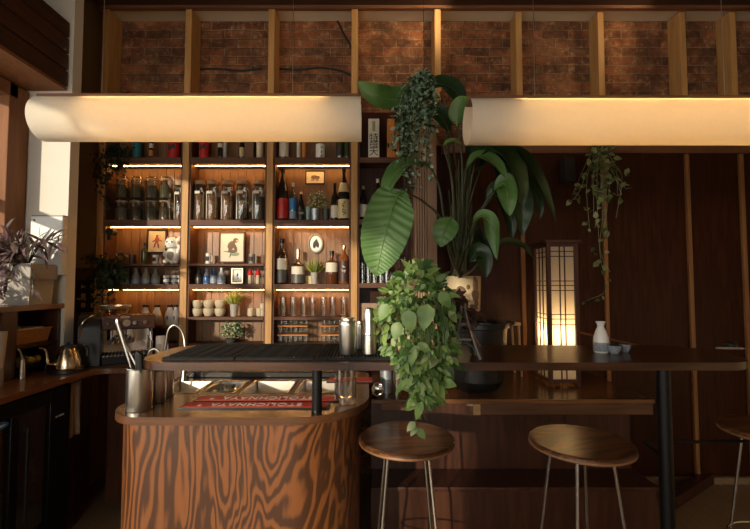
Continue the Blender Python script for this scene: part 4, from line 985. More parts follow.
chd = MB().span(ex0+.09, ex1+.01, ey0+.005, ey0+.2, HC+H*.66, HC+H*.93).build('control_head', plain('dark_brown_enamel', (.055,.022,.014), .25), t, .008)
MB().span(ex0+.09, ex1, ey0+.145, ey0+.155, HC+.06, HC+H*.64).build('splash_plate', M['chrome'], t)
kn = [(.125,.012,M['chrome']),(.175,.012,M['chrome']),(.225,.022,M['brass']),(.268,.012,M['chrome']),(.296,.012,M['chrome']),(.324,.012,M['chrome'])]
for dx, rr, m in kn:
    if ex0+dx < ex1: MB().cyl((ex0+dx, ey0+.005, HC+H*.79), rr, .012, 16, axis=Matrix.Rotation(PI/2, 3, 'X')).build('knob', m, chd)
MB().span(ex0+.19, ex0+.24, ey0-.001, ey0+.006, HC+H*.88, HC+H*.915).build('badge', M['brass'], chd)
for dx in (.15, .24):
    MB().cyl((ex0+dx, ey0+.08, HC+H*.50), .034, H*.17, 20).build('group_head', M['chrome'], t)
    MB().tube([(ex0+dx, ey0+.05, HC+H*.49), (ex0+dx-.01, ey0-.08, HC+H*.46)], [.012, .014], 10).build('portafilter_handle', M['blackp'], t)
    MB().lathe([(0,-.035),(.028,-.03),(.034,0),(.034,.012),(0,.012)], (ex0+dx, ey0+.08, HC+H*.48), 18).build('portafilter', M['chrome'], t)
MB().tube(curve([(ex1-.02, ey0+.06, HC+H*.66), (ex1-.01, ey0+.03, HC+H*.4), (ex1-.03, ey0+.02, HC+.09)], 8), .005, 8).build('steam_wand', M['chrome'], t)
MB().tube(curve([(ex0-.02, ey0+.0, HC+H*.55), (ex0+.0, ey0-.008, HC+H*.84), (ex0+.06, ey0+.03, HC+H*.98)], 12), .004, 8).build('trim', M['chrome'], t)
hz = HC+H*.955; hx = ex0+.155
MB().lathe([(0,0),(.07,0),(.088,.03),(.092,.045),(.084,.045),(.06,.012),(0,.012)], (hx, ecy+.02, hz), 26).build('bean_hopper', M['jarglass'], t)
MB().lathe([(.088,.028),(.094,.046),(.086,.05),(.085,.03)], (hx, ecy+.02, hz), 26).build('hopper_rim', M['steel'], t)
# mugs and things between machine and sink
mug('white mug in shadow between coffee machine and tap', 157.5, 166.5, 336, HC, 2.72, M['white'], M['bowl'])
lathe_thing('milk_jug', 'steel milk jug on the drip tray side of the coffee machine', 'jug', 149.6, 154.4, 340, HC, 2.7, [(0,0),(.9,0),(1,.15),(.8,.7),(.95,1),(.85,1),(.7,.7),(0,.1)], M['chrome'])
# board with small tags, hanging ladles
a, b = P(70, 268, 3.08), P(97, 362, 3.08)
t = thing('tag_board', 'dark brown board with a black panel of small paper tags', 'board', ((a.x+b.x)/2, 3.09, HC+.0))
bx0, bx1 = a.x, b.x-.0
MB().span(bx0, -1.985, 3.075, 3.098, HC, a.z).build('board', wood('tag_board_wood', (.08,.032,.014), (.14,.06,.025), 'Z', 1, .4), t, .003)
c0, c1 = P(77, 280, 3.07), P(95.5, 313, 3.07)
tpn = MB().span(c0.x, min(c1.x, -1.985), 3.066, 3.076, c1.z, c0.z).build('tag_panel', M['matte'], t)
for px in (83.5, 93):
    for py in (286, 295.5, 305):
        q = P(px, py, 3.064); MB().span(q.x-.016, q.x+.014, 3.0615, 3.0665, q.z-.018, q.z+.015).build('paper_tag', M['bowl'], tpn)
q = P(83, 299, 3.06); MB().span(q.x-.04, q.x+.03, 3.052, 3.064, q.z-.008, q.z+.008).build('latch', M['brass'], t)
t = thing('ladle', 'long-handled ladle hanging on the tan wall beside the shelving', 'ladle', P(96, 256, 3.05))
a, b = P(96, 229, 3.04), P(96, 254, 3.04); xx = min(a.x, -1.975)
MB().tube([(xx, 3.05, a.z), (xx-.003, 3.045, b.z)], .006, 8).build('handle', M['iron'], t); MB().ell((xx-.004, 3.045, b.z-.02), (.028, .025, .03)).build('bowl', M['iron'], t)
q = P(88, 258, 3.085); t2 = thing('wall_hook', 'small ring hook on the tan wall above the tag board', 'hook', q)
MB().tube([(q.x+.016*math.cos(k*PI/8), 3.085, q.z+.016*math.sin(k*PI/8)) for k in range(17)], .003, 6, caps=False).build('ring', M['iron'], t2); MB().tube([(q.x,3.085,q.z+.016),(q.x,3.1,q.z+.02)], .003, 6).build('peg', M['iron'], t2)
# dispenser and cable on the pier
a, b = P(30.5, 216, 2.5), P(61, 275, 2.5)
t = thing('paper_dispenser', 'white wall-mounted paper dispenser on the pale pier', 'dispenser', ((a.x+b.x)/2, 2.52, b.z))
cv = MB().span(a.x, b.x, 2.50, 2.549, b.z, a.z).build('cover', M['whitepaint'], t, .006); MB().span(a.x+.004, b.x-.004, 2.503, 2.549, a.z+.0005, a.z+.006).build('lid', M['stone'], t)
q = P(34.5, 220, 2.5); MB().cyl((q.x, 2.501, q.z), .006, .004, 12, axis=Matrix.Rotation(PI/2, 3, 'X')).build('lock', M['ink'], cv)
mb = MB(); mb.tube(curve([P(x, y, 2.545) for x, y in ((23,112),(20.5,135),(22,160),(24,185),(22.5,205),(22,228),(20,250))], 30), .0035, 6)
mb.build('cable', M['stone'], org=P(22, 228, 2.545), label='thin grey cable running down the pier beside the window', cat='cable')

# fridge under the left counter
t = thing('bottle_fridge', 'black glass-door bottle fridge under the left counter', 'fridge', (-1.87, 1.85, 0))
fy0, fy1, fx = 1.55, 2.34, -1.655
mb = MB(); mb.span(XL+.02, fx-.03, fy0, fy0+.02, .04, .85); mb.span(XL+.02, fx-.03, fy1-.02, fy1, .04, .85); mb.span(XL+.02, fx-.03, fy0+.02, fy1-.02, .83, .85); mb.span(XL+.02, fx-.03, fy0+.02, fy1-.02, .04, .12); mb.span(XL+.02, XL+.04, fy0+.02, fy1-.02, .12, .83)
mb.build('cabinet', M['blackp'], t)
mb = MB(); mb.span(fx-.03, fx, fy0, fy0+.05, .1, .85); mb.span(fx-.03, fx, fy1-.13, fy1, .1, .85); mb.span(fx-.03, fx, fy0+.05, fy1-.13, .78, .85); mb.span(fx-.03, fx, fy0+.05, fy1-.13, .1, .18)
mb.span(fx-.03, fx, 1.97, 2.02, .18, .78)
d = mb.build('door', M['black'], t, .003)
MB().span(fx-.02, fx-.014, fy0+.05, fy1-.13, .18, .78).build('glass_pane', M['fridgeglass'], d)
MB().tube([(fx+.03, 2.03, .28), (fx+.03, 2.03, .72)], .008, 8).build('handle', M['black'], d)
q = P(7, 427, 1.905)
mb = MB().ell((fx+.001, 1.905, q.z), (.002, .052, .017)); mb.ell((fx+.002, 1.905, q.z), (.002, .036, .006), 1); mb.build('badge', [M['labelb'], plain('badge_light', (.5,.65,.85), .4)], d, label='blue oval badge')
for dy in (0, .02, .036, .05): MB().box((fx+.001, 2.25+dy, .70), (.002, .009, .008)).build('display', M['whitepaint'], d)
MB().span(XL+.04, fx-.04, fy0+.03, fy1-.03, .40, .408).build('wire_shelf', M['steel'], t)
for k, (y_, m_, lab) in enumerate(((2.07, M['dkglass'], 'dark bottle with pale label inside the fridge, nearer the door edge'), (2.17, M['grglass'], 'green-necked bottle with tiny label inside the fridge'), (2.0, M['whisky'], 'amber bottle low inside the fridge behind the door bar'))):
    z_ = .4085 if k < 2 else .1205
    tb = thing('fridge_bottle', lab, 'bottle', (-1.74, y_, z_), 'bottles inside the fridge')
    MB().lathe([(u*.036, v*.27) for u, v in STYLES['tall']], (-1.74, y_, z_), 18).build('body', m_, tb); MB().cyl((-1.74, y_, z_+.245), .016, .03, 12).build('cap', M['labely'], tb)
    MB().lathe([(.0372, .05), (.0372, .11)], (-1.74, y_, z_), 10, 0, -1.0, 1.0).build('label', M['labelw'], tb)
a = P(79, 405, 2.45)
t = thing('hanging_towel', 'pale cloth hanging in the shadow beside the fridge', 'towel', (-1.70, 2.48, .55))
mb = MB(); vs = []; 
for i in range(9):
    for j in range(6): vs.append((-1.685+.012*math.sin(i*1.4)*(j/5)+.004, 2.385+.013*i-.03*(1-j/5)*(i-4)/4*.3, .84-.30*j/5))
mb.add(vs, [(i*6+j, i*6+j+1, (i+1)*6+j+1, (i+1)*6+j) for i in range(8) for j in range(5)], 0, True); o = mb.build('cloth', M['towel'], t); sd = o.modifiers.new('thick', 'SOLIDIFY'); sd.thickness = .004
MB().tube([(-1.70, 2.37, .864), (-1.68, 2.37, .85), (-1.68, 2.50, .85), (-1.70, 2.50, .864)], .005, 8).build('rail', M['steel'], t)
# ------------------------------------------------------------------ curved island
t = thing('bar_island', 'rounded bar island clad in boldly figured orange brown plywood', 'counter', (-.51, 2.0, 0))
ix0, ix1, iy0, iy1 = -1.03, -.005, 1.60, 2.42
full = rrect(ix0, ix1, iy0, iy1, (.17, .30, .06, .10), 14); n_ = 15
mb = MB(); PA, PB, PY0, PY1 = -.995, -.15, 1.935, 2.215
mb.prism(full[:2*n_]+[(ix1, PY0), (ix0, PY0)], HC-.03, HC, 0, 1)
mb.prism([(ix0, PY1), (ix1, PY1)]+full[2*n_:], HC-.03, HC, 0, 1)
mb.span(ix0, PA, PY0, PY1, HC-.03, HC); mb.span(PB, ix1, PY0, PY1, HC-.03, HC)
for xa, xb in ((-.80, -.785), (-.62, -.60), (-.37, -.35)): mb.span(xa+.001, xb-.001, PY0, PY1, HC-.03, HC-.001)
mb.build('worktop', [M['islandtop'], M['islandedge']], t)
pb = rrect(ix0+.025, ix1-.045, iy0+.03, iy1-.02, (.15, .28, .05, .09), 18); nb = len(pb)
MB().add([(x, y, 0) for x, y in pb]+[(x, y, HC-.03) for x, y in pb], [(i, (i+1) % nb, nb+(i+1) % nb, nb+i) for i in range(nb)], 0, True).build('body', M['ply'], t, ang=50)
# sunk steel pans
pans = [(-.994, -.80), (-.785, -.62), (-.60, -.37), (-.35, -.151)]
pl = ['steel pan nearest the tap in the island worktop', 'narrow steel pan holding ice, second from the tap', 'widest steel pan, third from the tap', 'steel pan behind the black post, furthest from the tap']
for k, (xa, xb) in enumerate(pans):
    cx_ = (xa+xb)/2; lx, ly = xb-xa-.003, .277
    mb = tray_mesh((cx_, 2.075, HC-.08), lx, ly, .083, .012, 1.06)
    mb.build('steel_pan', M['steel'], bevel=.006, org=(cx_, 2.075, HC-.08), label=pl[k], cat='pan', group='steel pans in the island')
r_ = random.Random(3)
mb = MB()
for k in range(16): mb.box((-.70+r_.uniform(-.045,.045), 2.09+r_.uniform(-.06,.06), HC-.04+r_.random()*.025), (.024,.024,.022), rot=Matrix.Rotation(r_.random()*3, 3, 'Z') @ Matrix.Rotation(r_.random(), 3, 'X'))
o = mb.build('ice', M['jarglass'], bevel=.003, label='ice cubes heaped in the narrow steel pan', cat='ice', kind='stuff')
MB().span(-.98, -.17, 2.27, 2.35, HC+.0005, HC+.028).build('black_rail', M['blackp'], bevel=.004, label='black strip along the rear edge of the island worktop', cat='strip')
# bar runners with upside-down lettering
def text_mesh(body, size, name, mat, mtx, parent, bold=.0):
    fc = bpy.data.curves.new('txt', 'FONT'); fc.body = body; fc.size = size; fc.align_x = 'CENTER'; fc.align_y = 'CENTER'; fc.extrude = .0004; fc.space_character = 1.12; fc.offset = bold; fc.shear = .0
    fo = bpy.data.objects.new('txt', fc); sc.collection.objects.link(fo); bpy.context.view_layer.update()
    me = bpy.data.meshes.new_from_object(fo.evaluated_get(bpy.context.evaluated_depsgraph_get())); bpy.data.objects.remove(fo)
    me.name = name; me.materials.clear(); me.materials.append(mat); me.transform(Matrix.Translation(-ORG[parent.name]) @ mtx)
    o = bpy.data.objects.new(name, me); sc.collection.objects.link(o); o.parent = parent; ORG[o.name] = ORG[parent.name]; return o
def runner(label, cx_, cy_, lx, ly, z, rz, txt=True):
    t = thing('bar_runner', label, 'bar mat', (cx_, cy_, z), 'red bar runners')
    rm = Matrix.Rotation(rz, 3, 'Z')
    MB().box((cx_, cy_, z+.0025), (lx, ly, .005), rot=rm).build('base', M['black'], t)
    MB().box((cx_, cy_, z+.006), (lx-.02, ly-.012, .002), rot=rm).build('red_face', M['redmat'], t)
    if txt:
        sz = ly*.74
        o = text_mesh('STOLICHNAYA', sz, 'lettering', M['whitepaint'], Matrix.Translation((cx_, cy_, z+.0072)) @ Matrix.Rotation(PI+rz, 4, 'Z') @ Matrix.Diagonal((.88, 1, 1, 1)), t, .0009)
        text_mesh('®', sz*.45, 'registered_mark', M['whitepaint'], Matrix.Translation((cx_, cy_, z+.0072)) @ Matrix.Rotation(PI+rz, 4, 'Z') @ Matrix.Translation((sz*3.95, sz*.2, 0)), t)
    return t
runner('front red bar runner with upside-down white lettering', -.465, 1.745, .60, .078, HC+.0005, 0)
runner('rear red bar runner with upside-down white lettering', -.44, 1.845, .62, .082, HC+.0005, 0)
runner('plain red bar mat behind the cut-glass mixing glass', -.10, 2.20, .24, .11, HC+.0005, 0, False)
# tins with tools
def tin_cup(label, x, y, r, h, tools):
    t = thing('steel_tin', label, 'tin', (x, y, HC))
    MB().lathe([(0,0),(r*.97,0),(r,.004),(r,h),(r*.95,h),(r*.95,.006),(0,.006)], (x, y, HC+.0005), 28).build('body', M['steel'], t)
    MB().lathe([(r*.99,h-.003),(r*1.03,h),(r*.99,h+.003)], (x, y, HC+.0005), 28).build('rim', M['steel'], t)
tx, ty = P(139.7, 390, 1.70).x, 1.70
tin_cup('tall steel tin of bar tools at the rounded left end of island', tx, ty, .049, min(P(139, 367, 1.70).z, HB-.036)-HC, 0)
tin_cup('second steel tin standing behind the tool tin', P(157, 390, 1.80).x, 1.80, .036, .135, 0)
tin_cup('third steel tin half hidden under the bar end', P(165.5, 390, 1.885).x, 1.885, .034, .12, 0)
def tool(name, label, pts, r, m, cat, tip=None):
    t = thing(name, label, cat, (tx, ty, HC+.01))
    MB().tube(pts, r, 8).build('shaft', m, t)
    if tip is not None: tip(t)
zt2 = HC+.17
a = P(117, 322, 1.68)
tool('bar_spoon', 'long bar spoon leaning left out of the tool tin', [(tx-.005, ty, HC+.015), (tx-.036, ty-.004, zt2), tuple(a)], [.0035, .004, .006], M['steel'], 'spoon', lambda t: MB().ell(a, (.007, .004, .014)).build('finial', M['steel'], t))
a2 = P(121, 336, 1.71)
tool('bar_tongs', 'steel tongs beside the long spoon in the tool tin', [(tx+.002, ty+.022, HC+.015), (tx-.028, ty+.020, zt2), tuple(a2)], [.004, .0045, .004], M['steel'], 'tongs', lambda t: MB().ell(a2, (.006,.004,.01)).build('tip', M['blackp'], t))
for k, (q, nm, lab) in enumerate(((P(138.5, 352, 1.685), 'muddler', 'black muddler upright in the middle of the tool tin'), (P(140.3, 354, 1.66), 'peeler', 'dark-handled peeler at the bar side of the tool tin'), (P(137, 354, 1.725), 'knife', 'short dark knife handle at rear of the tool tin'))):
    tool(nm, lab, [(tx+(-.005, .02, .014)[k], ty+(-.018, -.022, .02)[k], HC+.015), (q.x, q.y, q.z)], [.008, .011], M['blackp'], nm, lambda t: MB().ell(q, (.011,.011,.006)).build('end_cap', M['black'], t))
# tap
fx_ = P(170, 370, 2.04).x
t = thing('bar_tap', 'arched steel tap at the sink end of the island', 'tap', (fx_, 2.20, HC))
MB().cyl((fx_, 2.20, HC+.0005), .022, .05, 18, r2=.014).build('base', M['tapsteel'], t)
p0, p1, p2, p3 = P(166, 362, 2.20), P(167, 338, 2.20), P(176, 325.5, 2.2), P(186, 352, 2.16)
MB().tube(curve([(fx_, 2.20, HC+.05), (p0.x, 2.20, p0.z), p1, P(170, 328, 2.2), p2, P(183, 333, 2.18), p3], 26), .0075, 10).build('spout', M['tapsteel'], t)
MB().tube([(fx_+.018, 2.19, HC+.03), (fx_+.075, 2.16, HC+.065)], .005, 8).build('lever', M['tapsteel'], t)
q0, q1, q2 = P(148, 357, 1.98), P(153, 349.5, 1.98), P(162, 356, 1.95)
t = thing('rinser_hose', 'small arched steel pipe beside the tap', 'pipe', (q0.x, 1.98, HC))
MB().tube(curve([(q0.x, 1.98, HC+.0), q0, q1, P(158, 350.5, 1.97), q2, P(163, 362, 1.95)], 20), .006, 8).build('pipe', M['tapsteel'], t); MB().cyl((q0.x, 1.98, HC+.0005), .016, .015, 16).build('base', M['tapsteel'], t)
# mixing glass
gx, gy = P(345.5, 390, 1.79).x, 1.79
t = thing('mixing_glass', 'cut-glass mixing glass on the right end of the island', 'mixing glass', (gx, gy, HC))
gh_ = .148
MB().lathe([(0,0),(.041,0),(.045,.004),(.045,gh_),(.0415,gh_),(.041,.02),(0,.018)], (gx, gy, HC+.0005), 32).build('glass', M['glass'], t)
mb = MB()
for k in range(14):
    for s in (-1, 1): mb.tube([(gx+.0455*math.cos(2*PI*k/14+s*u*.9), gy+.0455*math.sin(2*PI*k/14+s*u*.9), HC+.022+.075*u) for u in [i/6 for i in range(7)]], .0012, 4)
mb.tube([(gx+.0455*math.cos(2*PI*k/32), gy+.0455*math.sin(2*PI*k/32), HC+.10) for k in range(33)], .0012, 4, caps=False)
mb.build('cut_pattern', M['jarglass'], t)

# ------------------------------------------------------------------ raised bar
t = thing('raised_bar', 'long dark raised bar plank with rounded ends on black posts', 'bar', (.26, 1.84, 0))
bx0, bx1, by0, by1 = -.925, P(748, 365, 1.72).x, 1.62, 2.08
MB().prism(rrect(bx0, bx1, by0, by1, (.15, .16, .16, .12), 14), HB-.03, HB, 0, 1).build('top', [M['bartop'], M['edge'] if False else M['bartop']], t, .006)
px_ = P(317, 395, 1.672).x
MB().cyl((px_, 1.672, HC+.0005), .020, HB-.03-HC-.0005, 20).build('post', M['black'], t)
pr_ = P(664, 400, 1.72).x
MB().cyl((pr_, 1.72, 0), .026, HB-.03, 22).build('post', M['black'], t)
MB().cyl((pr_, 1.72, 0), .09, .008, 24).build('base_plate', M['black'], t)
zr_ = P(690, 441, 1.95).z
MB().tube([(pr_+.02, 1.73, zr_), (pr_+.05, 1.93, zr_), (1.75, 1.95, zr_)], .007, 8).build('foot_rail', M['black'], t)
# rubber mats
for k, (xa, xb) in enumerate(((-.815, -.535), (-.530, -.222), (-.217, .085))):
    mt_ = MB().span(xa, xb, 1.665, 2.045, HB+.0005, HB+.007); mt_.span(xa, xb, 1.665, 1.672, HB+.007, HB+.012); mt_.span(xa, xb, 2.038, 2.045, HB+.007, HB+.012); mt_.span(xa, xa+.007, 1.672, 2.038, HB+.007, HB+.012); mt_.span(xb-.007, xb, 1.672, 2.038, HB+.007, HB+.012)
    nx = int((xb-xa-.02)/.013)
    for i in range(nx):
        for j in range(27): 
            x, y = xa+.013+(xb-xa-.026)*i/(nx-1), 1.68+.35*j/26
            mt_.add([(x-.004,y-.004,HB+.007),(x+.004,y-.004,HB+.007),(x+.004,y+.004,HB+.007),(x-.004,y+.004,HB+.007),(x-.0025,y-.0025,HB+.0125),(x+.0025,y-.0025,HB+.0125),(x+.0025,y+.0025,HB+.0125),(x-.0025,y+.0025,HB+.0125)], [(0,1,5,4),(1,2,6,5),(2,3,7,6),(3,0,4,7),(4,5,6,7)])
    mt_.build('rubber_mat', M['rubber'], label=('black rubber bar mat at the rounded left end of bar', 'middle black rubber bar mat, nothing standing on it', 'black rubber bar mat under the steel shakers')[k], cat='bar mat', group='rubber mats on the bar')
HM = HB+.0128
def shaker(label, px0, px1, ytop, Y, kind):
    x, r, h = place(px0, px1, ytop, Y, HM); x = P((px0+px1)/2, 340, Y).x; r = (P(px1, 340, Y).x-P(px0, 340, Y).x)/2
    t = thing('cocktail_shaker', label, 'shaker', (x, Y, HM))
    if kind == 0:
        MB().lathe([(0,0),(r*.80,0),(r*.84,.004),(r,h*.80),(r*.97,h*.80),(r*.8,.01),(0,.01)], (x, Y, HM), 30).build('tin', M['steel'], t)
        MB().lathe([(r*.97,h*.795),(r*.98,h*.83),(r*.88,h*.90),(r*.72,h*.92),(r*.72,h*.97),(r*.66,h*1.0),(0,h)], (x, Y, HM), 30).build('strainer_lid', M['steel'], t)
    else:
        MB().lathe([(0,0),(r,0),(r*1.0,.004),(r*.92,h*.45),(r*.78,h*.88),(r*.66,h*.97),(r*.4,h),(0,h)], (x, Y, HM), 30).build('tin', M['steel'], t)
        MB().lathe([(r*.935,h*.40),(r*.945,h*.42),(r*.925,h*.44)], (x, Y, HM), 30).build('seam', M['chrome'], t)
shaker('wide steel cocktail tin with strainer top on the rubber mat', 338.5, 357.5, 317.5, 1.74, 0)
shaker('tall slim steel shaker nearest the trailing pothos', 362, 376.5, 307.5, 1.76, 1)
shaker('shadowed steel shaker standing between and behind the other two', 354.5, 365.5, 321, 1.90, 0)

# ------------------------------------------------------------------ low bench behind
t = thing('bench_cabinet', 'long dark wooden bench cabinet behind the stools with foot ledge', 'cabinet', (.75, 2.6, 0))
lx0, lx1, ly0 = .005, P(655, 397, 2.215).x, 2.215
MB().span(lx0, lx1, ly0, 2.99, HL-.025, HL).build('top', M['ledge'], t, .004)
MB().span(lx0, lx1-.01, 2.42, 2.98, .33, HL-.025).build('front_panel', M['cab'], t)
zf = P(500, 487.5, 2.2).z
MB().span(lx0, lx1, 2.20, 2.98, zf-.022, zf).build('foot_ledge', M['cab'], t, .003)
MB().span(lx0, lx1-.01, 2.215, 2.98, 0, zf-.022).build('plinth', M['cab'], t)
def zz(py): return P(500, py, 2.23).z
MB().span(P(480, 405, 2.23).x, lx1-.005, 2.225, 2.30, zz(414.5), HL-.0255).build('drawer_front', wood('drawer_wood', (.075,.03,.013), (.14,.06,.026), 'X', 1, .4), t, .002)
MB().span(P(381, 405, 2.23).x, P(409, 405, 2.23).x, 2.24, 2.3, zz(411), zz(404)).build('drawer_front', M['redwood'], t, .002, label='small pale drawer rail')
MB().span(P(473, 405, 2.23).x, P(480, 405, 2.23).x, 2.222, 2.30, zz(414.5), HL-.0255).build('drawer_runner', M['blond'], t)
MB().span(P(467, 405, 2.23).x, P(473, 405, 2.23).x, 2.23, 2.26, zz(406), HL-.0255).build('lock', M['steel'], t)
for px in (455, 566): MB().span(P(px, 440, 2.42).x-.002, P(px, 440, 2.42).x+.002, 2.416, 2.42, zf, HL-.026).build('panel_joint', M['beam'], t)
# pail, canister, cup on the bench
def pail(label, px0, px1, ytop, Y, m, nm='steel_pail', tap=.86):
    x = P((px0+px1)/2, 385, Y).x; r = (P(px1, 385, Y).x-P(px0, 385, Y).x)/2; h = P(380, ytop, Y).z-HL
    t = thing(nm, label, 'pail', (x, Y, HL))
    MB().lathe([(0,0),(r*tap,0),(r*tap,.004),(r,h),(r*.96,h),(r*tap*.95,.008),(0,.008)], (x, Y, HL+.0005), 26).build('body', m, t)
    MB().lathe([(r*.98,h-.004),(r*1.04,h),(r*.98,h+.004)], (x, Y, HL+.0005), 26).build('rim', m, t)
    mb = MB()
    for q in (.35, .7): mb.lathe([(r*(tap+(1-tap)*q)*1.0, h*q-.004), (r*(tap+(1-tap)*q)*1.02, h*q), (r*(tap+(1-tap)*q)*1.0, h*q+.004)], (x, Y, HL+.0005), 26)
    mb.build('ribs', m, t)
pail('grey galvanised pail on the bench beside the island', 379.5, 393, 352, 2.36, M['galv'])
pail('slim bright steel canister next to the galvanised pail', 393.5, 400, 350, 2.30, M['steel'], 'steel_canister', .97)
cx_, cy_ = P(375.5, 388, 2.29).x, 2.29
t = thing('steel_cup', 'small steel cup lying on its side at the end of bench', 'cup', (cx_, cy_, HL))
ax = Matrix.Rotation(math.radians(80), 3, 'X') @ Matrix.Rotation(math.radians(20), 3, 'Y')
MB().lathe([(0,-.03),(.03,-.03),(.035,.035),(.032,.035),(.028,-.024),(0,-.024)], (cx_, cy_, HL+.0365), 22, axis=ax).build('body', M['chrome'], t)
# black bucket
bx_, by_, br = P(476, 390, 2.45).x, 2.45, .178
t = thing('black_bucket', 'large black round bucket with handles on the bench', 'bucket', (bx_, by_, HL))
bh = P(480, 325, 2.30).z-HL
MB().lathe([(0,0),(br*.66,0),(br*.82,.035),(br*.95,bh*.55),(br,bh),(br*.94,bh),(br*.88,.06),(0,.03)], (bx_, by_, HL+.0005), 32).build('body', M['blackp'], t)
MB().lathe([(br*.98,bh-.03),(br*1.06,bh-.024),(br*1.06,bh),(br*.96,bh+.002)], (bx_, by_, HL+.0005), 32).build('rim', M['blackp'], t)
for s in (-1, 1): MB().tube(curve([(bx_+s*br*1.02, by_-.05, HL+bh-.01), (bx_+s*br*1.2, by_-.04, HL+bh-.002), (bx_+s*br*1.2, by_+.04, HL+bh-.002), (bx_+s*br*1.02, by_+.05, HL+bh-.01)], 12), .007, 8).build('handle', M['blackp'], t)
MB().tube(curve([(bx_-.1, by_-.04, HL+bh+.004), (bx_, by_-.1, HL+bh+.014), (bx_+.1, by_-.06, HL+bh+.006)], 12), .008, 8).build('hose', M['black'], t)
# small wooden stool behind bucket
sx0, sx1 = P(503, 330, 2.78).x, P(519, 330, 2.78).x
t = thing('small_wooden_stand', 'small pale wooden stand on the bench behind black bucket', 'stand', ((sx0+sx1)/2, 2.82, HL))
zs_ = P(510, 322.5, 2.75).z
MB().span(sx0-.17, sx1, 2.74, 2.90, zs_-.02, zs_).build('top', M['blond'], t, .003)
for x in (sx0-.155, sx1-.012):
    for y in (2.755, 2.885): MB().tube([(x, y, zs_-.02), (x+(.016 if x > sx0 else -.01), y, HL)], .008, 8).build('leg', M['blond'], t)
# shoji floor lantern
lfx0, lfx1 = P(549, 300, 2.5).x, P(576.5, 300, 2.5).x
lside = P(537, 300, 2.68).x
zl1_ = P(560, 243, 2.5).z
t = thing('paper_lantern', 'tall lit wooden lattice paper lantern standing on the bench', 'lantern', ((lfx0+lfx1)/2, 2.6, HL))
wL = lfx1-lfx0
A, B = Vector((lfx0, 2.50, 0)), Vector((lfx1, 2.50, 0)); D = Vector((lfx0-.075+.02, 2.50+wL*.95, 0)); D = Vector((lside, 2.70, 0)); C_ = B+(D-A)
def lbar(mb, p, q, th): 
    d = (q-p); L_ = d.length; rot = d.to_track_quat('Z', 'Y').to_matrix(); mb.box((p+q)/2, (th, th, L_), rot=rot)
fr = MB()
for p in (A, B, C_, D): lbar(fr, p+Vector((0,0,HL)), p+Vector((0,0,zl1_)), .022)
for z in (HL+.03, zl1_-.012):
    for p, q in ((A,B),(B,C_),(C_,D),(D,A)): lbar(fr, p+Vector((0,0,z)), q+Vector((0,0,z)), .02)
lw = wood('lantern_wood', (.045,.014,.008), (.085,.028,.014), 'Z', 1, .4)
fr.build('frame', lw, t)
ctr = (A+C_)/2
for p, q in ((A,B),(D,A),(B,C_),(C_,D)):
    off = ((p+q)/2-ctr).normalized()
    g = MB()
    for u in ((.40,.58) if (p, q) == (A, B) else (.38,.62)):
        c = p.lerp(q, u)+off*.004; lbar(g, c+Vector((0,0,HL+.03)), c+Vector((0,0,zl1_-.02)), .006)
    for py in (251.5, 256.5, 281, 285.5, 290.5, 314.5, 319, 324.5, 350, 355):
        z = P(560, py, 2.5).z
        if z > HL+.03: lbar(g, p+off*.004+Vector((0,0,z)), q+off*.004+Vector((0,0,z)), .005)
    g.build('lattice', lw, t)
    pm = MB(); i = -off*.004; pm.add([p+i+Vector((0,0,HL+.02)), q+i+Vector((0,0,HL+.02)), q+i+Vector((0,0,zl1_-.01)), p+i+Vector((0,0,zl1_-.01))], [(0,1,2,3)]); pm.build('paper_panel', M['washi'], t)
capb = MB(); capb.prism([(v.x, v.y) for v in (ctr+(A-ctr)*1.3, ctr+(B-ctr)*1.3, ctr+(C_-ctr)*1.3, ctr+(D-ctr)*1.3)], zl1_, zl1_+.016); capb.build('cap', lw, t, .003)
MB().ell((ctr.x, ctr.y, HL+.30), (.028, .028, .04)).build('bulb', M['glow'], t)
MB().cyl((ctr.x, ctr.y, HL), .02, .26, 12).build('bulb_holder', M['black'], t)
# slim rack right of lantern
a, b = P(577.5, 332, 2.55), P(640, 346, 2.55)
t = thing('slim_rail', 'slim wooden rod sloping down from a short post beside lantern', 'rod', (a.x, 2.55, HL))
MB().span(a.x-.007, a.x+.007, 2.545, 2.56, HL, a.z+.004).build('post', M['redwood'], t); MB().tube([a, b, (b.x+.15, 2.55, HL+.008)], .006, 8).build('rod', M['redwood'], t)

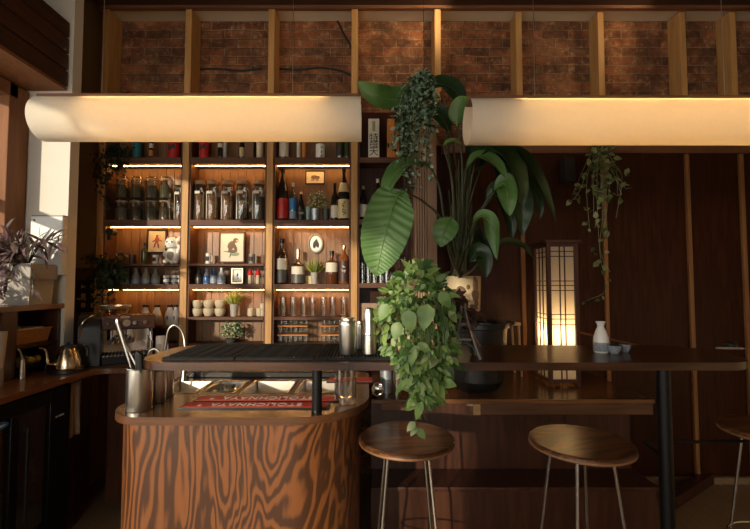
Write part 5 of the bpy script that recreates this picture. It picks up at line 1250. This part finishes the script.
# ------------------------------------------------------------------ sake set, pen on the bar
sy = 1.86
x = P(601, 340, sy).x; r = (P(608.3,345,sy).x-P(593.8,345,sy).x)/2; h = P(601, 321.5, sy).z-HB
t = thing('sake_flask', 'white sake flask with blue-grey patterned base on bare bar', 'sake flask', (x, sy, HB))
MB().lathe([(a*r, b*h) for a, b in [(0,0),(.85,0),(.98,.05),(1,.32),(.95,.48),(.70,.68),(.46,.80),(.42,.86),(.52,.94),(.66,.985),(.6,1),(.42,.94),(.3,.85),(0,.84)]], (x, sy, HB+.0003), 26).build('body', M['white'], t)
MB().lathe([(.872*r,.012*h),(.99*r,.055*h),(1.012*r,.30*h),(1.005*r,.335*h)], (x, sy, HB+.0003), 26).build('glaze_band', M['wareband'], t)
for k, (pxc, yy, ww) in enumerate(((614.3, 1.83, 6.4), (625, 1.87, 5.2))):
    xq = P(pxc, 348, yy).x; rq = P(pxc+ww, 348, yy).x-xq; hq = .036
    tq = thing('sake_cup', ('patterned sake cup touching the flask on the bare bar', 'patterned sake cup further from the flask on the bar')[k], 'cup', (xq, yy, HB))
    MB().lathe([(u*rq, v*hq) for u, v in [(0,0),(.55,0),(.6,.08),(.92,.45),(1,1),(.92,1),(.82,.45),(.5,.2),(0,.18)]], (xq, yy, HB+.0003), 22).build('body', M['wareband'], tq)
    MB().lathe([(.99*rq, .96*hq), (1.01*rq, 1.0*hq), (.9*rq, 1.01*hq), (.84*rq, .5*hq)], (xq, yy, HB+.0003), 22).build('rim', M['matte'], tq)
a, b = PZ(716, 348, HB+.006), PZ(741, 348.5, HB+.006)
t = thing('pen', 'slim grey pen lying at the rounded right end of the bar', 'pen', (a.x, a.y, HB)); MB().tube([a, b], .005, 8).build('barrel', M['stone'], t); MB().tube([b, b+Vector((.02, 0, 0))], [.005, .001], 8).build('tip', M['steel'], t)
q = PZ(745, 350, HB); MB().lathe([(0,0),(.022,0),(.024,.02),(.015,.028),(0,.03)], (q.x-.02, q.y+.05, HB+.0003), 16).build('candle_holder', M['blackp'], org=(q.x-.02, q.y+.05, HB), label='small black round holder beside the pen on the bar end', cat='holder')

# tower figurine with dark plant
ex, ey = P(464, 350, 1.73).x, 1.74
t = thing('tower_figurine', 'dark cast metal lattice tower figurine on the bar beside pothos', 'figurine', (ex, ey, HB))
th = .21
def tw(z): return .052*(1-min(1, z/.23))**1.35+.004
mb = MB()
for sx in (-1, 1):
    for sy_ in (-1, 1):
        mb.tube([(ex+sx*tw(z), ey+sy_*tw(z), HB+.0005+z) for z in [th*i/14 for i in range(15)]], [.010-.0075*i/14 for i in range(15)], 6)
mb.build('legs', M['iron'], t)
for z_, w_ in ((.075, .034), (.135, .020)): MB().box((ex, ey, HB+z_), (w_*1.55, w_*1.55, .010)).build('platform', M['iron'], t)
mb = MB()
for z_ in [.085+.018*i for i in range(6)]:
    a_, b_ = tw(z_), tw(z_+.018)
    for p, q in (((-1,-1),(1,-1)),((1,-1),(1,1)),((1,1),(-1,1)),((-1,1),(-1,-1))):
        mb.tube([(ex+p[0]*a_, ey+p[1]*a_, HB+z_), (ex+q[0]*b_, ey+q[1]*b_, HB+z_+.018)], .0014, 4); mb.tube([(ex+q[0]*a_, ey+q[1]*a_, HB+z_), (ex+p[0]*b_, ey+p[1]*b_, HB+z_+.018)], .0014, 4)
mb.build('lattice', M['iron'], t)
for s in (0, 1, 2, 3):
    rm = Matrix.Rotation(s*PI/2, 3, 'Z'); mb = MB()
    mb.tube([Vector((ex, ey, HB))+rm @ Vector((.040*math.cos(a_), -.045+.01*math.sin(a_), .012+.05*math.sin(a_))) for a_ in [PI*i/10 for i in range(11)]], .004, 6); mb.build('arch', M['iron'], t)
q0, q1 = P(466, 322, 1.70), P(480.5, 346.5, 1.70)
t = thing('dark_foliage_plant', 'dark purple leafy plant arching over the tower figurine', 'plant', (P(444, 340, 1.93).x, 1.93, HB))
pq = Vector((P(444, 340, 1.93).x, 1.93, HB)); MB().lathe([(0,0),(.04,0),(.05,.09),(.044,.09),(0,.08)], pq+Vector((0,0,.0005)), 16).build('pot', M['potdark'], t)
mb = MB(); r_ = random.Random(31)
for k in range(26):
    end = P(r_.uniform(445, 482), r_.uniform(292, 326), r_.uniform(1.74, 1.95)); pts = curve([pq+Vector((0,0,.08)), (pq+Vector((0,0,.08))).lerp(end, .6)+Vector((0,0,.05)), end], 7)
    mb.tube(pts, .0018, 4, 1)
    for i in range(3, 8): mb.leaf(pts[i], (r_.gauss(.3,.6), r_.gauss(-.3,.4), r_.gauss(-.2,.4)), (0,-.6,.8), .045, .026, .4, 3, 0)
mb.tube([q0, q1], .0022, 5, 1); mb.build('foliage', [M['dryleaf'], M['inkred']], t)

# ------------------------------------------------------------------ pothos on the bar
ppx, ppy = P(413, 330, 1.80).x, 1.80
t = thing('trailing_pothos', 'big leafy green pothos in cream pot spilling over the bar edge', 'plant', (ppx, ppy, HB))
MB().lathe([(0,0),(.065,0),(.088,.14),(.08,.14),(.075,.12),(0,.12)], (ppx, ppy, HB+.0005), 26).build('pot', M['potcream'], t)
MB().cyl((ppx, ppy, HB+.118), .074, .004, 20).build('soil', M['soil'], t)
HULL = [(266,418,428),(274,405,437),(285,391,446),(296,380,452),(306,377,455),(320,376,457),(335,378,457),(350,386,456),(358,393,455),(370,400,449),(382,406,444),(392,411,439),(402,417,431)]
def hull(y):
    for (ya, a0, a1), (yb_, b0, b1) in zip(HULL, HULL[1:]):
        if ya <= y <= yb_: u = (y-ya)/(yb_-ya); return a0+(b0-a0)*u, a1+(b1-a1)*u
    return 412, 438
mb = MB(); r_ = random.Random(77); topc = Vector((ppx, ppy, HB+.15))
for k in range(1350):
    y = 266+136*r_.random()**1.05; x0_, x1_ = hull(y); u = r_.random(); x = x0_+(x1_-x0_)*u
    dep = abs(u-.5)*2
    if y < 345: Y = 1.58+.12*dep+.28*r_.random()**1.3
    else: Y = 1.50+.05*dep+.09*r_.random()
    p = P(x, y, Y)
    if HB-.05 < p.z < HB+.01 and Y > 1.60: continue
    big = r_.random() < .12
    L_ = (.050 if big else .028)*(.75+.5*r_.random()); 
    dd = Vector(((u-.5)*1.4+r_.gauss(0,.5), -.35+r_.gauss(0,.35), -.75+r_.gauss(0,.45)+(.9 if y < 295 else 0)))
    mb.leaf(p, dd, Vector((r_.gauss(0,.45)-.15, -.9, .55+r_.gauss(0,.3))), L_*r_.choice((.8,1,1.25)), L_*.6, .25, 4, r_.choice((0,0,0,0,0,1,3,3,3)), .25, .7)
for (px, py, L_, a_) in ((428,312,.10,(-.25,-.2,-1)),(408,318,.085,(.1,-.2,-1)),(399,330,.07,(-.3,-.2,-1)),(420,350,.08,(.3,-.2,-1)),(388,312,.07,(-.5,-.1,-.9)),(440,300,.07,(.5,-.1,-.8))):
    mb.leaf(P(px, py, 1.56)+Vector((0,0,.03)), a_, (-.3,-1,.4), L_, L_*.68, .15, 6, 0, .2, .7)
for k in range(16):
    a_ = r_.uniform(384, 450); b_ = r_.uniform(355, 400); xh0, xh1 = hull(b_); e = P(min(max(a_, xh0), xh1), b_, 1.555)
    mb.tube(curve([topc, P(a_*.6+415*.4, 300, 1.66), P(a_, 335, 1.57), e], 14), .0018, 5, 2)
def strand(pts, leaves):
    q = curve([P(x, y, 1.56) for x, y in pts], 18); mb.tube(q, .0016, 5, 2)
    for (i, sx, L_) in leaves: mb.leaf(q[i], (sx, -.3, -.6), (-.2,-.9,.5), L_, L_*.62, .2, 4, 0 if sx > 0 else 1, .2, .7)
strand([(424,385),(418,402),(415,418),(417,428)], [(5,-.8,.035),(10,.6,.03),(14,-.7,.045),(18,.5,.048),(17,-.5,.04)])
strand([(438,392),(432,402),(424,412),(426,420)], [(9,.6,.02)])
strand([(446,388),(442,398),(434,405)], [(12,.5,.022)])
def offbar(v):
    if HB-.033 < v.z < HB+.003 and 1.613 < v.y < 2.085:
        if v.y > 1.67: v.z = HB+.0035
        else: v.y = 1.611
clampv(mb, offbar)
mb.build('foliage', [M['lf_pothos'], M['lf_pale'], M['stem'], M['lf_mid']], t)

# ------------------------------------------------------------------ tall bird-of-paradise plant
bpx, bpy_ = P(461.5, 300, 2.70).x, 2.72
zp0, zp1 = P(461, 312, 2.60).z, P(461, 276, 2.60).z
t = thing('plant_stand', 'dark plinth on the bench carrying the beige plant pot', 'stand', (bpx-.02, bpy_, HL))
# plinth tucked behind the pothos and figurine
MB().span(bpx-.10, bpx+.10, bpy_-.075, bpy_+.1, zp0-.02, zp0).build('top', M['cab'], t, .003)
for sx in (-.085, .085):
    for sy_ in (-.06, .085): MB().span(bpx+sx-.01, bpx+sx+.01, bpy_+sy_-.01, bpy_+sy_+.01, HL, zp0-.02).build('leg', M['cab'], t)
t = thing('broad_leaf_plant', 'tall broad-leaved plant in beige pot painted with dark birds', 'plant', (bpx, bpy_, zp0))
pr2 = (P(482,295,2.64).x-P(441.5,295,2.64).x)/2
MB().lathe([(0,0),(pr2*.92,0),(pr2*.95,.004),(pr2,zp1-zp0),(pr2*.94,zp1-zp0),(pr2*.92,(zp1-zp0)*.8),(0,(zp1-zp0)*.8)], (bpx, bpy_, zp0+.0005), 32).build('pot', M['potcream'], t)
MB().cyl((bpx, bpy_, zp0+(zp1-zp0)*.8), pr2*.9, .004, 20).build('soil', M['soil'], t)
mb = MB()
def onpot(px, py, rx, rz, a=0, mi=0):
    q = P(px, py, 2.60); xx = max(-.98, min(.98, (q.x-bpx)/pr2)); yy = bpy_-pr2*math.sqrt(1-xx*xx)
    ang = math.asin(xx); mb.ell((q.x, yy, q.z), (rx*1.5, .006, rz*1.9), mi, 12, 6, Matrix.Rotation(ang, 3, 'Z') @ Matrix.Rotation(a, 3, 'Y'))
for px, py, rx, rz, a in ((476,285,.016,.026,0),(476,295,.020,.022,0),(475,279.5,.010,.010,0),(477,304,.012,.014,.2),(474,307,.024,.007,.3),(461,290,.020,.012,.5),(457,294,.024,.016,.3),(452,297,.016,.012,-.3),(463,299,.03,.006,.4),(468,287,.008,.008,0)): onpot(px, py, rx, rz, a)
mb.build('painted_birds', M['inkbrown'], t)
base = Vector((bpx, bpy_, zp1-.03)); r_ = random.Random(5)
LV = [] # (petiole pixel path with depth, blade path, width m, normal, material)
def lp(*q): return [P(a, b, c) for a, b, c in q]
def petiole(mb, pts, r0=.008, r1=.0045):
    q = curve([base+Vector((r_.uniform(-.06,.06), r_.uniform(-.05,.05), 0))]+pts, 16); mb.tube(q, [r0+(r1-r0)*i/16 for i in range(17)], 7)
st = MB(); k1, k2 = MB(), MB()
# 1 big hanging leaf facing the room
petiole(st, lp((444,225,2.3),(425,203,2.2),(404,191,2.12)))
k1.ribbon(lp((404,191,2.12),(396,199,2.08),(388,225,2.05),(381,252,2.05),(376,276,2.06)), .245, [(-.25,-1,.35), (-.1,-1,.1)], 56, 0, .10, .05, 5)
# 2 arching leaf above it
petiole(st, lp((448,240,2.3),(440,190,2.28),(432,170,2.25)))
k1.ribbon(lp((434,172,2.25),(420,164,2.2),(402,168,2.16),(390,184,2.12),(387,197,2.10)), .12, [(-.1,-.5,1), (-.6,-1,.2)], 24, 0, .2, .035, 4)
# 3 top left horizontal leaf, 4 its dark neighbour
petiole(st, lp((456,220,2.4),(447,140,2.4),(441,100,2.4)))
k1.ribbon(lp((441,98,2.4),(420,96,2.38),(395,100,2.34),(374,94,2.3),(357,81,2.28)), .15, [(0,-.75,.6),(0,-.8,-.55)], 24, 0, .16, .03, 4)
petiole(st, lp((462,220,2.5),(452,140,2.5),(440,92,2.5)))
k2.ribbon(lp((428,88,2.46),(440,84,2.5),(456,92,2.5),(464,112,2.5)), .13, (-.2,-1,.3), 20, 0, .1, .01, 4)
# 5 upright leaf by the lamp end, 6 bud leaf
petiole(st, lp((463,220,2.36),(462,160,2.3),(458,124,2.26)))
k1.ribbon(lp((457,126,2.26),(458,115,2.24),(463,104,2.22),(468,97,2.22)), .105, (-.5,-1,.1), 18, 0, .2, .01, 4)
petiole(st, lp((456,230,2.3),(452,180,2.25),(444,148,2.22)))
k1.ribbon(lp((443,146,2.22),(450,142,2.22),(457,142,2.22),(463,146,2.22)), .05, (0,-.6,.8), 12, 1, .2, .008, 3)
k2.ribbon(lp((449,132,2.35),(442,118,2.36),(434,112,2.36),(428,116,2.36)), .12, (0,-.9,.4), 16, 0, .15, .01, 4)
# 7 small heart-shaped leaf low at the front
petiole(st, lp((450,255,2.2),(446,222,2.14),(448,216,2.12)))
k1.ribbon(lp((451,217,2.12),(447,226,2.1),(443,236,2.1),(441,247,2.1)), .125, (-.25,-1,.25), 18, 0, .12, .03, 4, .55)
# 8 bright arching leaf to the right
petiole(st, lp((466,250,2.3),(471,232,2.28),(474,222,2.26)))
k1.ribbon(lp((473,223,2.26),(482,217,2.24),(491,225,2.22),(496,242,2.22),(497,260,2.22)), .085, [(-.2,-.6,.9),(-.9,-.6,.1)], 22, 0, .3, .010, 4)
# 9 dark cluster beneath the lamp
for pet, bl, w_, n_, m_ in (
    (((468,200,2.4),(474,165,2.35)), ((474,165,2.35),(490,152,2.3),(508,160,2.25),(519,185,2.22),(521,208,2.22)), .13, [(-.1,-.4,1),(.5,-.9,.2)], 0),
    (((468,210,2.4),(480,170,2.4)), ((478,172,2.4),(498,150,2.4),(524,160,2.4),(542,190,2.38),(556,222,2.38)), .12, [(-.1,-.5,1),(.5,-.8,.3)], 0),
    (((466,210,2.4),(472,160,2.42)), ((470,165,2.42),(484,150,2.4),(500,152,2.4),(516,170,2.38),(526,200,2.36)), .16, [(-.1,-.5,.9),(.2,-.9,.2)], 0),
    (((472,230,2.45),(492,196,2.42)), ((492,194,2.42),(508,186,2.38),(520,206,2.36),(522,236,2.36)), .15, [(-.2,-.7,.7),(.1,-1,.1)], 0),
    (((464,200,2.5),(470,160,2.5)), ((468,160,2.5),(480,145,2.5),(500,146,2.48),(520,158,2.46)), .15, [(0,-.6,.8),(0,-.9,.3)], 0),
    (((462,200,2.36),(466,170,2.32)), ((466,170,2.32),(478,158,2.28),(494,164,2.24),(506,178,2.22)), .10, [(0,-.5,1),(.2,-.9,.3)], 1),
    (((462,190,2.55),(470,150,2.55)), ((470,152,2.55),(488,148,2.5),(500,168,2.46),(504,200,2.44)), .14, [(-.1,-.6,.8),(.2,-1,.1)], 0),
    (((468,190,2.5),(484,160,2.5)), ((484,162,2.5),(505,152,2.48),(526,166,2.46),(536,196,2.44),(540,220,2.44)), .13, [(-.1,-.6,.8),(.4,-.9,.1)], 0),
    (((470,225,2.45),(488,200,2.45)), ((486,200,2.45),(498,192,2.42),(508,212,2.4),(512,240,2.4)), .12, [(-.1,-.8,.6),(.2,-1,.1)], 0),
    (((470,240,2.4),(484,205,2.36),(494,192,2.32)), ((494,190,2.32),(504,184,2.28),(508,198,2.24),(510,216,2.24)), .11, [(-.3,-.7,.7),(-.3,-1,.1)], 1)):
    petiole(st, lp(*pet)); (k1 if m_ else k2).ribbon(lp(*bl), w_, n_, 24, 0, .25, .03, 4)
# 10 low right leaves
petiole(st, lp((475,268,2.35),(486,250,2.32),(496,246,2.3)))
k2.ribbon(lp((494,246,2.3),(508,243,2.28),(522,247,2.28),(533,258,2.28)), .07, (0,-.6,.9), 18, 0, .25, .008, 4)
k2.ribbon(lp((470,262,2.3),(478,252,2.26),(484,262,2.24),(486,278,2.24)), .10, (.1,-1,.3), 16, 0, .15, .01, 4)
k2.ribbon(lp((462,235,2.5),(474,235,2.5),(484,250,2.48),(486,268,2.46)), .12, (.1,-1,.3), 16, 0, .15, .01, 4)
for px, y_ in ((449,190),(452,205),(456,170),(459,160),(464,175),(468,190),(472,205),(476,222),(470,165),(461,205),(455,225),(466,215)):
    petiole(st, lp(((px+461)/2,250,2.38+r_.uniform(-.08,.08)),(px,y_,2.38+r_.uniform(-.1,.1))), .009, .004)
k1.build('foliage', [M['lf_big'], M['lf_pothos']], t, ang=70); k2.build('foliage', [M['lf_dark'], M['stemd']], t, ang=70, label='leaves coloured darker to suggest shade under the lamp'); st.build('stalks', M['stemd'], t)  # shade under the lamp is put into the second leaf colour

# ------------------------------------------------------------------ hanging plants
def hanging(name, label, potc, potr, strands, leaf_ms, n_per, L_, W_, seed, potm, cord_to=None, stemm=2, dens_r=.02, fix=None):
    t = thing(name, label, 'plant', potc); potc = Vector(potc)
    MB().lathe([(0,0),(potr*.75,0),(potr,potr*1.3),(potr*.9,potr*1.3),(0,potr*1.1)], potc, 18).build('pot', potm, t)
    if cord_to is not None: MB().tube([potc+Vector((0,0,potr*1.0)), cord_to], .0014, 6).build('hanger', M['black'], t)
    mb = MB(); r_ = random.Random(seed); top = potc+Vector((0, -potr*.3, potr*1.25))
    for s in strands:
        q = curve([top+Vector((r_.uniform(-.6,.6)*potr, r_.uniform(-.6,.3)*potr, 0))]+[P(*v) for v in s], 22); mb.tube(q, .0016, 5, stemm)
        for k in range(n_per):
            i = r_.randint(1, 22); p = q[i]+Vector((r_.gauss(0,dens_r), r_.gauss(0,dens_r*.7), r_.gauss(0,dens_r*.7)))
            l = L_*(.65+.7*r_.random())
            mb.leaf(p, (r_.gauss(0,.8), -.3+r_.gauss(0,.5), -.5+r_.gauss(0,.6)), (r_.gauss(-.2,.5), -.8, .6), l, l*W_, .2, 3, 0 if r_.random() < .7 else 1, .2, .75)
    if fix: clampv(mb, fix)
    mb.build('foliage', leaf_ms, t); return t
r_ = random.Random(9)
ss = []
for k in range(34):
    x = r_.uniform(398, 436); xe = 400+(x-398)*.75+r_.uniform(-8, 8); ye = r_.choice((150, 170, 186, 140, 130, 120)) if x < 425 else r_.choice((120, 110, 140, 165))
    Y = r_.uniform(2.10, 2.26); ss.append([((x+2*425)/3, 74+r_.uniform(0, 10), Y+.05), (x, 105, Y), (xe, ye, Y)])
for e in ((392,150),(395,135),(403,200),(408,192),(432,175),(436,130)): ss.append([(414, 85, 2.16), ((e[0]+408)/2, 115, 2.12), (e[0], e[1], 2.12)])
pc = P(424, 96, 2.26); 
hanging('hanging_plant', 'dense grey-green small-leaved plant hanging above the big leaf', pc, .07, ss, [M['lf_hoya'], M['lf_dark'], M['stemd']], 44, .024, .62, 4, M['potdark'], Vector((pc.x, 2.26, 3.62)), dens_r=.014)
ss = []
for k in range(12): 
    x = r_.uniform(576, 622); ss.append([((x+600)/2, 158, 2.84), (x, 172+r_.uniform(0,15), 2.82), (x+r_.uniform(-6,6), r_.choice((195, 205, 215, 228)), 2.84)])
ss += [[(598,160,2.82),(597,200,2.82),(599,240,2.84),(601,262,2.86),(606,290,2.86),(586,301,2.84)], [(602,160,2.82),(603,210,2.82),(600,250,2.84),(610,272,2.84)], [(590,165,2.82),(580,190,2.82),(573,200,2.82)], [(612,160,2.82),(622,178,2.82),(616,218,2.82)]]
pc = P(600, 152, 2.92)
hanging('wall_ivy', 'long variegated vine hanging down the dark panelled wall', pc, .06, ss, [M['lf_ivy'], M['lf_pale'], M['inkgreen']], 13, .042, .72, 6, M['potdark'], Vector((pc.x, 3.03, pc.z+.05)), dens_r=.022)
# small wall speaker beside it
a, b = P(564.5, 157, 2.92), P(576, 181, 2.92)
t = thing('wall_speaker', 'small black box speaker on dark wall behind the vine', 'speaker', ((a.x+b.x)/2, 2.97, b.z))
MB().span(a.x, b.x, 2.92, 3.0, b.z, a.z).build('cabinet', M['matte'], t, .004); MB().span(a.x+.02, b.x-.02, 3.0, 3.03, b.z+.04, a.z-.04).build('bracket', M['black'], t)
MB().span(a.x+.005, b.x-.005, 2.916, 2.9205, b.z+.005, a.z-.005).build('grille', M['blackp'], t)
# dark fern and vine at left of the shelving
ss = [[(x, 150+r_.uniform(-6,4), 3.02), (x+r_.uniform(-5,5), 160+r_.uniform(0,12), 2.99), (x-4+r_.uniform(-4,4), ye, 2.985)] for x, ye in ((106,200),(110,190),(114,178),(120,172),(126,165),(104,175),(108,205),(113,168),(102,185),(122,160),(128,158))]
pc = P(116, 150, 3.06); pc.z = zt_
hanging('shelf_fern', 'dark bushy vine at left end of the top shelf', pc, .04, ss, [M['lf_fern'], M['lf_fern'], M['stemd']], 46, .028, .5, 16, M['potdark'], dens_r=.022, fix=lambda v: setattr(v, 'y', min(v.y, 2.998 if v.z < zt_+.003 else 3.147)))
ss = [[(x, 262+r_.uniform(-8,6), 2.99), (x+r_.uniform(-6,4), 275, 2.95), (x-2+r_.uniform(-5,5), ye, 2.95)] for x, ye in ((98,300),(103,308),(108,300),(113,290),(118,282),(123,278),(100,285),(110,310),(95,280),(105,295))]
pc = P(113, 268, 3.07); pc.z = zl
hanging('shelf_vine', 'dark leafy vine trailing beside the grey sake flasks', pc, .03, ss, [M['lf_fern'], M['lf_dark'], M['stemd']], 40, .034, .55, 18, M['potdark'], dens_r=.03, fix=lambda v: setattr(v, 'y', min(v.y, 2.998)))

# ------------------------------------------------------------------ stools
def stool(label, x, y, rz, zs_=.75, r=.203):
    t = thing('bar_stool', label, 'stool', (x, y, 0), 'round wooden bar stools')
    MB().lathe([(0,0),(r-.012,0),(r,.006),(r,.024),(r-.006,.030),(0,.030)], (x, y, zs_-.030), 56).build('seat', M['seat'], t)
    MB().lathe([(r+.0003,.007),(r+.0012,.009),(r+.0012,.013),(r+.0003,.015)], (x, y, zs_-.030), 56).build('edge_band', M['edge'], t)
    MB().cyl((x, y, zs_-.038), .12, .008, 28).build('mount_plate', M['black'], t)
    for k in range(4):
        a = PI/4+k*PI/2; c_, s_ = math.cos(a), math.sin(a)
        lg = MB().tube([(x+c_*.115, y+s_*.115, zs_-.038), (x+c_*.205, y+s_*.205, .004)], .0065, 8).build('leg', M['wire'], t)
        MB().cyl((x+c_*.205, y+s_*.205, 0), .011, .012, 10).build('foot', M['black'], lg)
    mb = MB().tube([(x+.178*math.cos(2*PI*k/32), y+.178*math.sin(2*PI*k/32), .24) for k in range(33)], .005, 6, caps=False); mb.build('foot_ring', M['wire'], t)
    return t
def legstool(label, pxc, pyc, rz, zs_=.75):
    c = PZ(pxc, pyc, zs_); return c
c1 = PZ(406.5, 436, .75); s1 = stool('round wooden stool directly below the trailing pothos', c1.x, c1.y, 0)
c2 = PZ(580.5, 440, .75); dup(s1, (c2.x, c2.y, 0), 'round wooden stool in front of the bench, nearest the thick bar post', math.radians(12))
c3 = PZ(774, 428, .75); dup(s1, (c3.x, c3.y, 0), 'round wooden stool cut off beyond the black bar post', math.radians(-18))

# plank on the floor by the right wall
a, b = PZ(670, 497, .06), PZ(709, 473, .06)
d = (b-a); d.z = 0
mb = MB().box((0,0,.035), (d.length, .07, .07), rot=None)
o = mb.build('wooden_plank', M['cab'], bevel=.003, org=(0,0,0), label='dark wooden beam lying on the pale floor behind the bar post', cat='beam'); o.location = ((a.x+b.x)/2, (a.y+b.y)/2, 0); o.rotation_euler = (0, 0, math.atan2(d.y, d.x))

# ------------------------------------------------------------------ long lamps
def long_lamp(label, xa, xb, wires, Yc=1.90, ya=95.0, yb=141.5):
    z0 = P(300, yb, Yc+.01).z; r = (P(300, ya, Yc-.05).z-z0)/(1+math.sin(math.radians(112)))
    zc = z0+r; t = thing('long_pendant_lamp', label, 'pendant lamp', ((xa+xb)/2, Yc, z0), 'long paper tube lamps')
    n = 40; a0, a1 = math.radians(112), math.radians(424)
    pr = [(Yc+r*math.cos(a0+(a1-a0)*i/n), zc+r*math.sin(a0+(a1-a0)*i/n)) for i in range(n+1)]
    # drop the top so the sheet meets the wooden spine
    mb = MB(); nx = 14; vs = []
    for j in range(nx+1):
        x = xa+(xb-xa)*j/nx
        for (y, z) in pr: vs.append((x, y, z))
    mb.add(vs, [(j*(n+1)+i, j*(n+1)+i+1, (j+1)*(n+1)+i+1, (j+1)*(n+1)+i) for j in range(nx) for i in range(n)], 0, True)
    mb.build('shade', M['shade'], t)
    zt3 = zc+r*math.sin(a0)
    MB().span(xa+.004, xb-.004, Yc-.048, Yc+.050, zt3-.004, zt3+.010).build('wooden_spine', M['redwood'], t, .002)
    MB().span(xa+.22, xb-.16, Yc-.040, Yc-.028, zt3-.030, zt3-.020).build('led_strip', M['led2'], t, label='added unseen strip that brightens the bricks above')
    MB().span(xa+.1, xb-.1, Yc-.02, Yc+.02, zt3+.0102, zt3+.014).build('added_uplight_strip', M['led_added'], t, label='added unseen strip that brightens the bricks above')  # added on top of the spine, out of sight, to light bricks and studs
    for px in wires:
        x = P(px, 50, Yc).x; MB().tube([(x, Yc, zt3+.016), (x, Yc, 3.62)], .0016, 6).build('suspension_wire', M['steel'], t)
    return t
long_lamp('long pale tube lamp over the shelving and island', P(22.5, 118, 1.79).x, P(361, 118, 1.85).x, (103, 293))
long_lamp('long pale tube lamp over the stools and dark wall', P(473.5, 120, 1.75).x, P(473.5, 120, 1.75).x+2.0, (534, 723), 1.86, 97, 145)
# track spots on the beam
def spot(label, px, py, d, e):
    q = P(px, py, 2.62); zc = zb+.012
    t = thing('ceiling_spot', label, 'spotlight', (q.x, 2.62, zc))
    ax = Vector(d).normalized().to_track_quat('Z', 'Y').to_matrix(); c = Vector((q.x, 2.62, zc-.05))
    MB().tube([(q.x, 2.62, zc), (q.x, 2.62, zc-.035)], .008, 8).build('stem', M['matte'], t)
    MB().lathe([(0,-.03),(.02,-.03),(.024,-.01),(.030,.05),(.026,.05),(.02,.02),(0,.02)], c, 18, axis=ax).build('housing', M['matte'], t)
    MB().lathe([(0,.022),(.02,.022)], c, 16, axis=ax).build('lens', emit('spot_lens', (1,.75,.45), 6), t)
    l = light('spot_lamp', 'SPOT', c+Vector(d).normalized()*.06, e, (1, .70, .38), spot_size=math.radians(95), spot_blend=.8, shadow_soft_size=.03); aim(l, d)
    l.parent = t; l.location = c+Vector(d).normalized()*.06-ORG[t.name]
spot('small black ceiling spot above the plants', 468, 10, (-.4, .5, -.1), 10)
spot('small black ceiling spot at the right end of the beam', 692, 9, (-.35, .55, -.1), 5)
